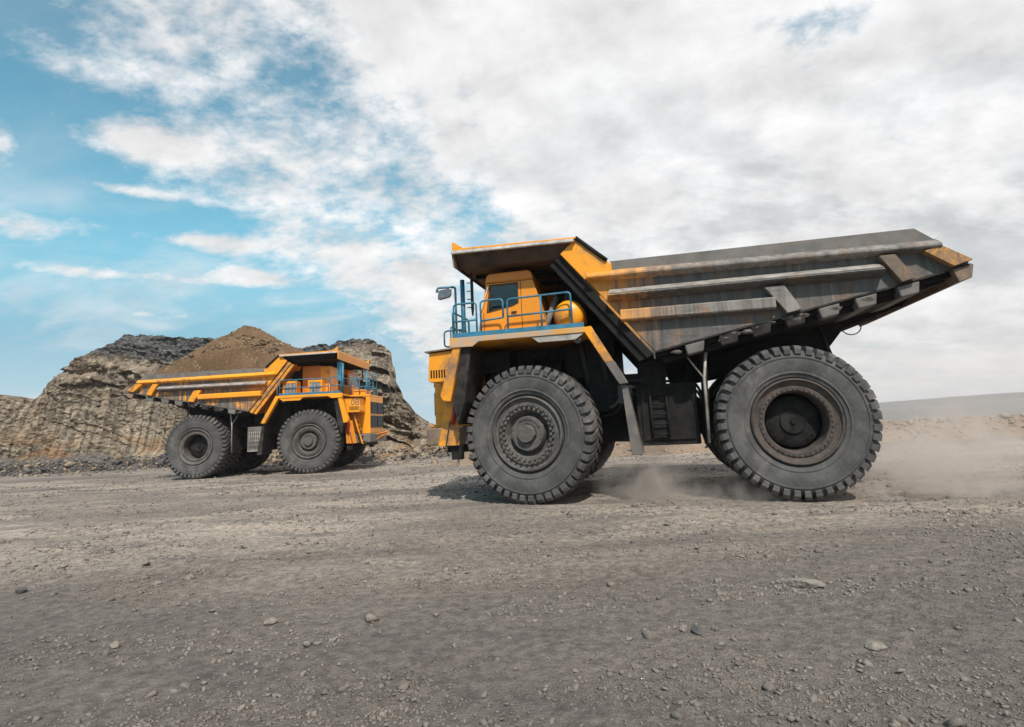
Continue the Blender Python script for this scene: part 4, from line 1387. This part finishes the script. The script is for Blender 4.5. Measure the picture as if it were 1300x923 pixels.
    railing([[(3.98, yr, 3.66), (3.98, yr, 4.42), (6.30, yr, 4.42), (6.30, yr, 3.66)], [(4.75, yr, 3.66), (4.75, yr, 4.42)], [(5.55, yr, 3.66), (5.55, yr, 4.42)], [(3.98, yr, 4.04), (6.30, yr, 4.04)]])
    railing([[(6.40, yr, 3.66), (6.40, yr, 4.46), (6.88, yr, 4.46), (6.90, yr, 3.66)], [(6.40, yr, 4.06), (6.88, yr, 4.06)]])
    railing([[(6.93, -2.66, 3.66), (6.93, -2.66, 4.42), (6.93, -1.5, 4.42), (6.93, -1.5, 3.66)], [(6.93, -2.66, 4.04), (6.93, -1.5, 4.04)]])
    railing([[(3.86, yr, 3.5), (3.86, yr, 4.25)]], .018, 'side_post', M['grey_plate'])
    # poles at the front of the deck
    pl = MB(); pl.tube([(6.86, 2.10, 3.50), (6.86, 2.10, 5.18)], .055, 12)
    P('intake_pole', pl, M['blue'], 0)
    pr = MB(); pr.tube([(6.86, -2.30, 3.60), (6.86, -2.30, 5.15)], .05, 12); pr.box(6.60, 6.80, -2.34, -2.30, 4.30, 5.22)
    P('sign_post', pr, M['blue'], 0)
    ant = MB()
    ant.tube([(6.64, 2.05, 4.30), (6.64, 2.05, 4.45), (6.64, 2.05, 5.25), (6.64, 2.05, 5.36)], [.02, .038, .038, .015], 8)
    for k in range(4):
        ant.tube([(6.64, 2.05, 4.5 + .2 * k), (6.76, 2.08, 4.5 + .2 * k)], .012, 6)
    P('wiper_hose', ant, M['black'], 0)
    ma = MB()
    ma.tube(rpath([(7.00, 2.22, 3.50), (7.00, 2.22, 5.0), (7.40, 2.34, 4.99), (7.42, 2.35, 4.88)], .07), .028, 8)
    mao = P('mirror_arm', ma, M['blue'], 0)
    mi = MB()
    mi.prism([(7.06, 4.96), (7.38, 4.93), (7.41, 4.72), (7.36, 4.69), (7.12, 4.73), (7.07, 4.78)], 2.28, 2.36)
    P('mirror', mi, M['mirror'], .03)
    # loops of cable under the tail
    for (x, z) in ((-2.15, 3.66), (-1.55, 3.50)):
        cbm = MB()
        cbm.tube([(x + .22 * math.cos(a) * 1.0, -.6, z + .20 * math.sin(a)) for a in np.linspace(PI, 2 * PI, 12)], .014, 6)
        cbm.tube([(x + .22, -.6, z), (x + .25, -.6, z + .2)], .014, 6)
        P('cable', cbm, M['black'], 0)

    # unit number on the box
    for s in (-1, 1):
        cu_ = bpy.data.curves.new('unit_number', 'FONT')
        cu_.body = '08'; cu_.size = .40; cu_.extrude = .003; cu_.align_x = 'CENTER'
        tmp = bpy.data.objects.new('unit_number', cu_); col.objects.link(tmp)
        dg = bpy.context.evaluated_depsgraph_get(); dg.update()
        me = bpy.data.meshes.new_from_object(tmp.evaluated_get(dg))
        bpy.data.objects.remove(tmp)
        me.materials.clear(); me.materials.append(M['grey_plate'])
        if not dirty or s < 0:
            o = bpy.data.objects.new('unit_number', me); col.objects.link(o); o.parent = root
            o.location = (7.46, s * 2.346, 3.10)
            o.rotation_euler = (PI / 2, 0, PI if s > 0 else 0)

    # --- wheels ---------------------------------------------------------
    rr = random.Random(3 if dirty else 5)
    for s in (-1, 1):
        w = empty('wheel', (5.3, s * 2.15, 1.5), steer + (0 if s > 0 else PI), root)
        sp = rr.uniform(0, 6)
        put('tyre', WHEEL['tyre'], w, rot=(0, sp, 0))
        put('rim', WHEEL['rim_f'], w, rot=(0, sp, 0))
        put('hub', WHEEL['hub_f'], w, rot=(0, sp, 0))
        for yy in (2.245, 1.235):
            w = empty('wheel', (0, s * yy, 1.5), 0 if s > 0 else PI, root)
            sp = rr.uniform(0, 6)
            put('tyre', WHEEL['tyre'], w, rot=(0, sp, 0))
            ro = put('rim', WHEEL['rim_r'], w, rot=(0, sp, 0))
            if not dirty:
                ro.material_slots[0].link = 'OBJECT'; ro.material_slots[0].material = M['rim']
            if yy > 2:
                put('hub', WHEEL['hub_r'], w, rot=(0, sp, 0))
    return root


M['canopy_dark'] = paint('canopy_underside', c=(0.075, 0.045, 0.028), dirt=(0.02, 0.018, 0.017), amt=.5, streak=.3, rough=.7)
M['white_strip'] = plain('worn_white_steel', (0.50, 0.47, 0.44), .45, .1, .25, 5, (0.3, 0.25, 0.2), .4)
M['deck_edge'] = paint('deck_edge_paint', c=(0.62, 0.30, 0.06), dirt=(0.32, 0.31, 0.30), amt=.75, streak=.6)
M['cab_yellow'] = paint('cab_paint', c=(0.76, 0.27, 0.010), amt=.12, streak=.10)


def build_load():
    """heap of earth lying in the far truck's bed"""
    xs = np.linspace(-3.0, 4.35, 150); ys = np.linspace(-2.62, 2.62, 110)
    Xg, Yg = np.meshgrid(xs, ys, indexing='ij')
    px, pz = 1.15, 7.62
    dx = np.where(Xg < px, (Xg - px) / 1.0, (Xg - px) / 1.10)
    d = np.sqrt(dx ** 2 + (Yg * 1.02) ** 2)
    Z = pz - .63 * np.sqrt(d * d + .05) + .13
    Z = Z + .26 * fbm(Xg * .9, Yg * .9, 3, 4, .6) + .09 * fbm(Xg * 3.4, Yg * 3.4, 1, 4, .65)
    base = 4.72 + 0 * Xg
    wall = np.interp(Xg, [-3.0, 3.2, 4.0, 4.35], [4.55, 4.75, 5.62, 5.72])
    Z = np.maximum(Z, wall + .03 * fbm(Xg * 3, Yg * 3, 7, 3))
    edge = (np.abs(Yg) > 2.6) | (Xg < -2.95)
    Z = np.where(edge, np.minimum(Z, 4.7), Z)
    o = grid_mesh('earth_load', Xg, Yg, Z, M['load'])
    o.location = (FAR[0][0], FAR[0][1], FAR[0][2]); o.rotation_euler = (0, 0, FAR[1])
    tag(o, 'tall brown heap of dug earth loaded in the far dump truck bed', 'load')
    r = np.random.default_rng(21)
    n = 1400
    X = r.uniform(-2.6, 3.9, n); Y = r.uniform(-2.5, 2.5, n)
    d = np.sqrt(np.where(X < px, X - px, (X - px) / 1.1) ** 2 + (Y * 1.02) ** 2)
    Zs = np.maximum(pz - .63 * np.sqrt(d * d + .05) + .13, np.interp(X, [-3.0, 3.2, 4.0, 4.35], [4.55, 4.75, 5.62, 5.72]))
    S = np.exp(r.normal(-2.9, .6, n)).clip(.02, .26)
    st = scatter_mesh('clods', np.stack([X, Y, Zs + .02], -1), S, M['load_stone'], HULL_S, 6)
    st.parent = o
    st['kind'] = 'stuff'


M['load_stone'] = soil('load_clods', (0.10, 0.062, 0.033), (0.26, 0.195, 0.13), None, .7)


# ------------------------------------------------------------------ stones and gravel
def ground_pt(x, y):
    a, d, h = px2dir(x, y)
    k = -CAM_H / h
    X, Y = a * k, d * k
    return X, Y, float(ground_h(np.array([X]), np.array([Y]))[0])


def build_stones():
    r = np.random.default_rng(31)
    # fine gravel, denser nearby
    n = 150000
    rad = 3.2 * np.exp(r.random(n) * math.log(38 / 3.2)); a = np.radians(r.uniform(-50, 50, n))
    X, Y = rad * np.sin(a), rad * np.cos(a)
    keep = fbm(X * .4, Y * .7, 4, 3) * 1.5 + r.normal(0, .30, n) > .08
    for p, ang in (NEAR, FAR):
        c, s = math.cos(ang), math.sin(ang)
        lx = (X - p[0]) * c + (Y - p[1]) * s; ly = -(X - p[0]) * s + (Y - p[1]) * c
        keep &= ~((np.abs(np.abs(ly) - 1.9) < 1.1) & ((np.abs(lx) < .9) | (np.abs(lx - 5.3) < .9)))
    X, Y, rad = X[keep], Y[keep], rad[keep]
    S = np.exp(r.normal(-4.78, .60, len(X))) * (.62 + rad * .085)
    S = S.clip(.004, .10)
    Z = ground_h(X, Y)
    g = scatter_mesh('gravel', np.stack([X, Y, Z + S * .12], -1), S, M['pebble'], HULL_S, 9)
    tag(g, 'fine grey gravel strewn over the dirt', 'gravel', kind='stuff')
    # single stones one can point at
    named = [(1020, 741, .16, 'long pale stone lying flat on the dirt, right of centre', 'stone'),
             (886, 803, .085, 'dark rounded stone near the lower edge, below the dump truck rear wheel', 'stone'),
             (28, 749, .10, 'dark brown lump of rock alone at the far left of the dirt', 'rock'),
             (345, 791, .075, 'angular pale stone on the dirt in the left foreground', 'stone'),
             (81, 720, .09, 'pale flat stone on the dirt near the left edge', 'stone'),
             (993, 737, .07, 'small whitish stone just left of the long pale stone', 'stone'),
             (868, 800, .06, 'small grey stone just left of the dark rounded stone', 'stone'),
             (1113, 821, .085, 'broken tan stone at the lower edge, right of centre', 'stone'),
             (338, 706, .07, 'pale pebble in the middle of the dirt, below the far truck front wheel', 'stone'),
             (146, 818, .07, 'tan stone near the lower left corner of the dirt', 'stone'),
             (198, 740, .065, 'light grey stone left of the middle of the dirt', 'stone')]
    for i, (x, y, s, lab, cat) in enumerate(named):
        hv, hf = HULL_B[i % len(HULL_B)]
        X, Y, Z = ground_pt(x, y)
        mb = MB()
        sc = (1.5, .55, .5) if i == 0 else (1, .85, .75)
        mb.add([(v[0] * s * sc[0], v[1] * s * sc[1], v[2] * s * sc[2]) for v in hv], [tuple(f) for f in hf])
        o = mb.build('stone', M['rubble_dark'] if i in (1, 2) else M['stone'], bevel=s * .06)
        o.location = (X, Y, Z + s * .22); o.rotation_euler = (0, 0, -.5 if i == 0 else i * 1.3)
        tag(o, lab, cat)
    n = 0
    for k in range(46):
        x, y = r.uniform(10, 1290), r.uniform(655, 880)
        X, Y, Z = ground_pt(x, y)
        s = float(np.exp(r.normal(-3.55, .3)))
        hv, hf = HULL_B[k % len(HULL_B)]
        mb = MB(); mb.add([(v[0] * s, v[1] * s, v[2] * s) for v in hv], [tuple(f) for f in hf])
        o = mb.build('stone', M['stone'] if k % 3 else M['pebble'], bevel=s * .06)
        o.location = (X, Y, Z + s * .2); o.rotation_euler = (0, 0, k * 2.1)
        tag(o, 'fist-sized grey stone lying loose on the dirt', 'stone', 'loose stones on the dirt')


# ------------------------------------------------------------------ dust and air
def dust(name, pose, c, rad, dens, label, seed, scale=1.2):
    m = bpy.data.materials.new('dust')
    m.use_nodes = True
    t = NT(m.node_tree)
    t.n.clear()
    out = t.node('ShaderNodeOutputMaterial')
    vol = t.node('ShaderNodeVolumePrincipled')
    t.l.new(vol.outputs[0], out.inputs['Volume'])
    vol.inputs['Color'].default_value = (0.86, 0.785, 0.725, 1)
    vol.inputs['Anisotropy'].default_value = .25
    P = ocoord(t)
    x, y, z = t.sep(P)
    q = t.math('SQRT', t.math('ADD', t.math('ADD', t.math('POWER', t.math('DIVIDE', x, rad[0]), 2.0), t.math('POWER', t.math('DIVIDE', y, rad[1]), 2.0)), t.math('POWER', t.math('DIVIDE', z, rad[2]), 2.0)))
    n = t.noise(t.mapv(P, (1, 1, 1.2), (seed, seed * .7, 0)), scale, 6, .62, 1.0)
    fall = t.ramp(q, 1.0, .15)
    k = t.math('MULTIPLY', fall, t.ramp(n, .40, .66))
    t.l.new(t.math('MULTIPLY', k, dens), vol.inputs['Density'])
    mb = MB()
    nn, mm = 24, 12
    vs = []; fs = []
    for i in range(mm + 1):
        th = PI * i / mm
        for k2 in range(nn):
            ph = 2 * PI * k2 / nn
            vs.append((rad[0] * math.sin(th) * math.cos(ph), rad[1] * math.sin(th) * math.sin(ph), rad[2] * math.cos(th)))
    for i in range(mm):
        fs += [(i * nn + k2, i * nn + (k2 + 1) % nn, (i + 1) * nn + (k2 + 1) % nn, (i + 1) * nn + k2) for k2 in range(nn)]
    mb.add(vs, fs, True)
    o = mb.build(name, m)
    a = pose[1]
    o.location = (pose[0][0] + c[0] * math.cos(a) - c[1] * math.sin(a), pose[0][1] + c[0] * math.sin(a) + c[1] * math.cos(a), c[2])
    o.rotation_euler = (0, 0, a)
    tag(o, label, 'dust', kind='stuff')


def build_haze():
    m = bpy.data.materials.new('haze')
    m.use_nodes = True
    t = NT(m.node_tree); t.n.clear()
    out = t.node('ShaderNodeOutputMaterial')
    vol = t.node('ShaderNodeVolumePrincipled')
    vol.inputs['Color'].default_value = (0.86, 0.87, 0.90, 1)
    vol.inputs['Density'].default_value = .0003
    vol.inputs['Anisotropy'].default_value = .2
    t.l.new(vol.outputs[0], out.inputs['Volume'])
    mb = MB(); mb.box(-7000, 7000, -7000, 7000, -3.0, 14.5)
    o = mb.build('haze', m)
    tag(o, 'thin pale air over the pit that fades the far hill', 'haze', kind='stuff')


build_ground()
build_quarry()
build_berm()
build_far_hill()
near_truck = build_truck(NEAR, 'big yellow mining dump truck with empty soot-grey bed, wheels swirling up dust', True, -R(9))
far_truck = build_truck(FAR, 'yellow mining dump truck heaped with brown earth, before the quarry face', False, R(2))
build_load()
build_stones()
dust('dust_cloud', NEAR, (3.0, 2.0, .25), (1.2, 1.4, 1.25), 2.8, 'brown dust swirling up behind the near truck front wheel', 2.0)
dust('dust_cloud', NEAR, (1.3, 2.3, .05), (2.2, 1.1, .60), 1.8, 'low dust blowing under the near truck between its wheels', 5.0)
dust('dust_cloud', NEAR, (-2.3, 2.2, .0), (1.7, 1.5, 1.1), 2.2, 'dust puff at the back of the near truck rear wheel', 3.0)
dust('dust_cloud', NEAR, (-9.0, -1.5, .2), (10.5, 8.0, 2.2), .80, 'wide pale dust trailing over the ground behind the near truck', 9.0, .45)
build_haze()
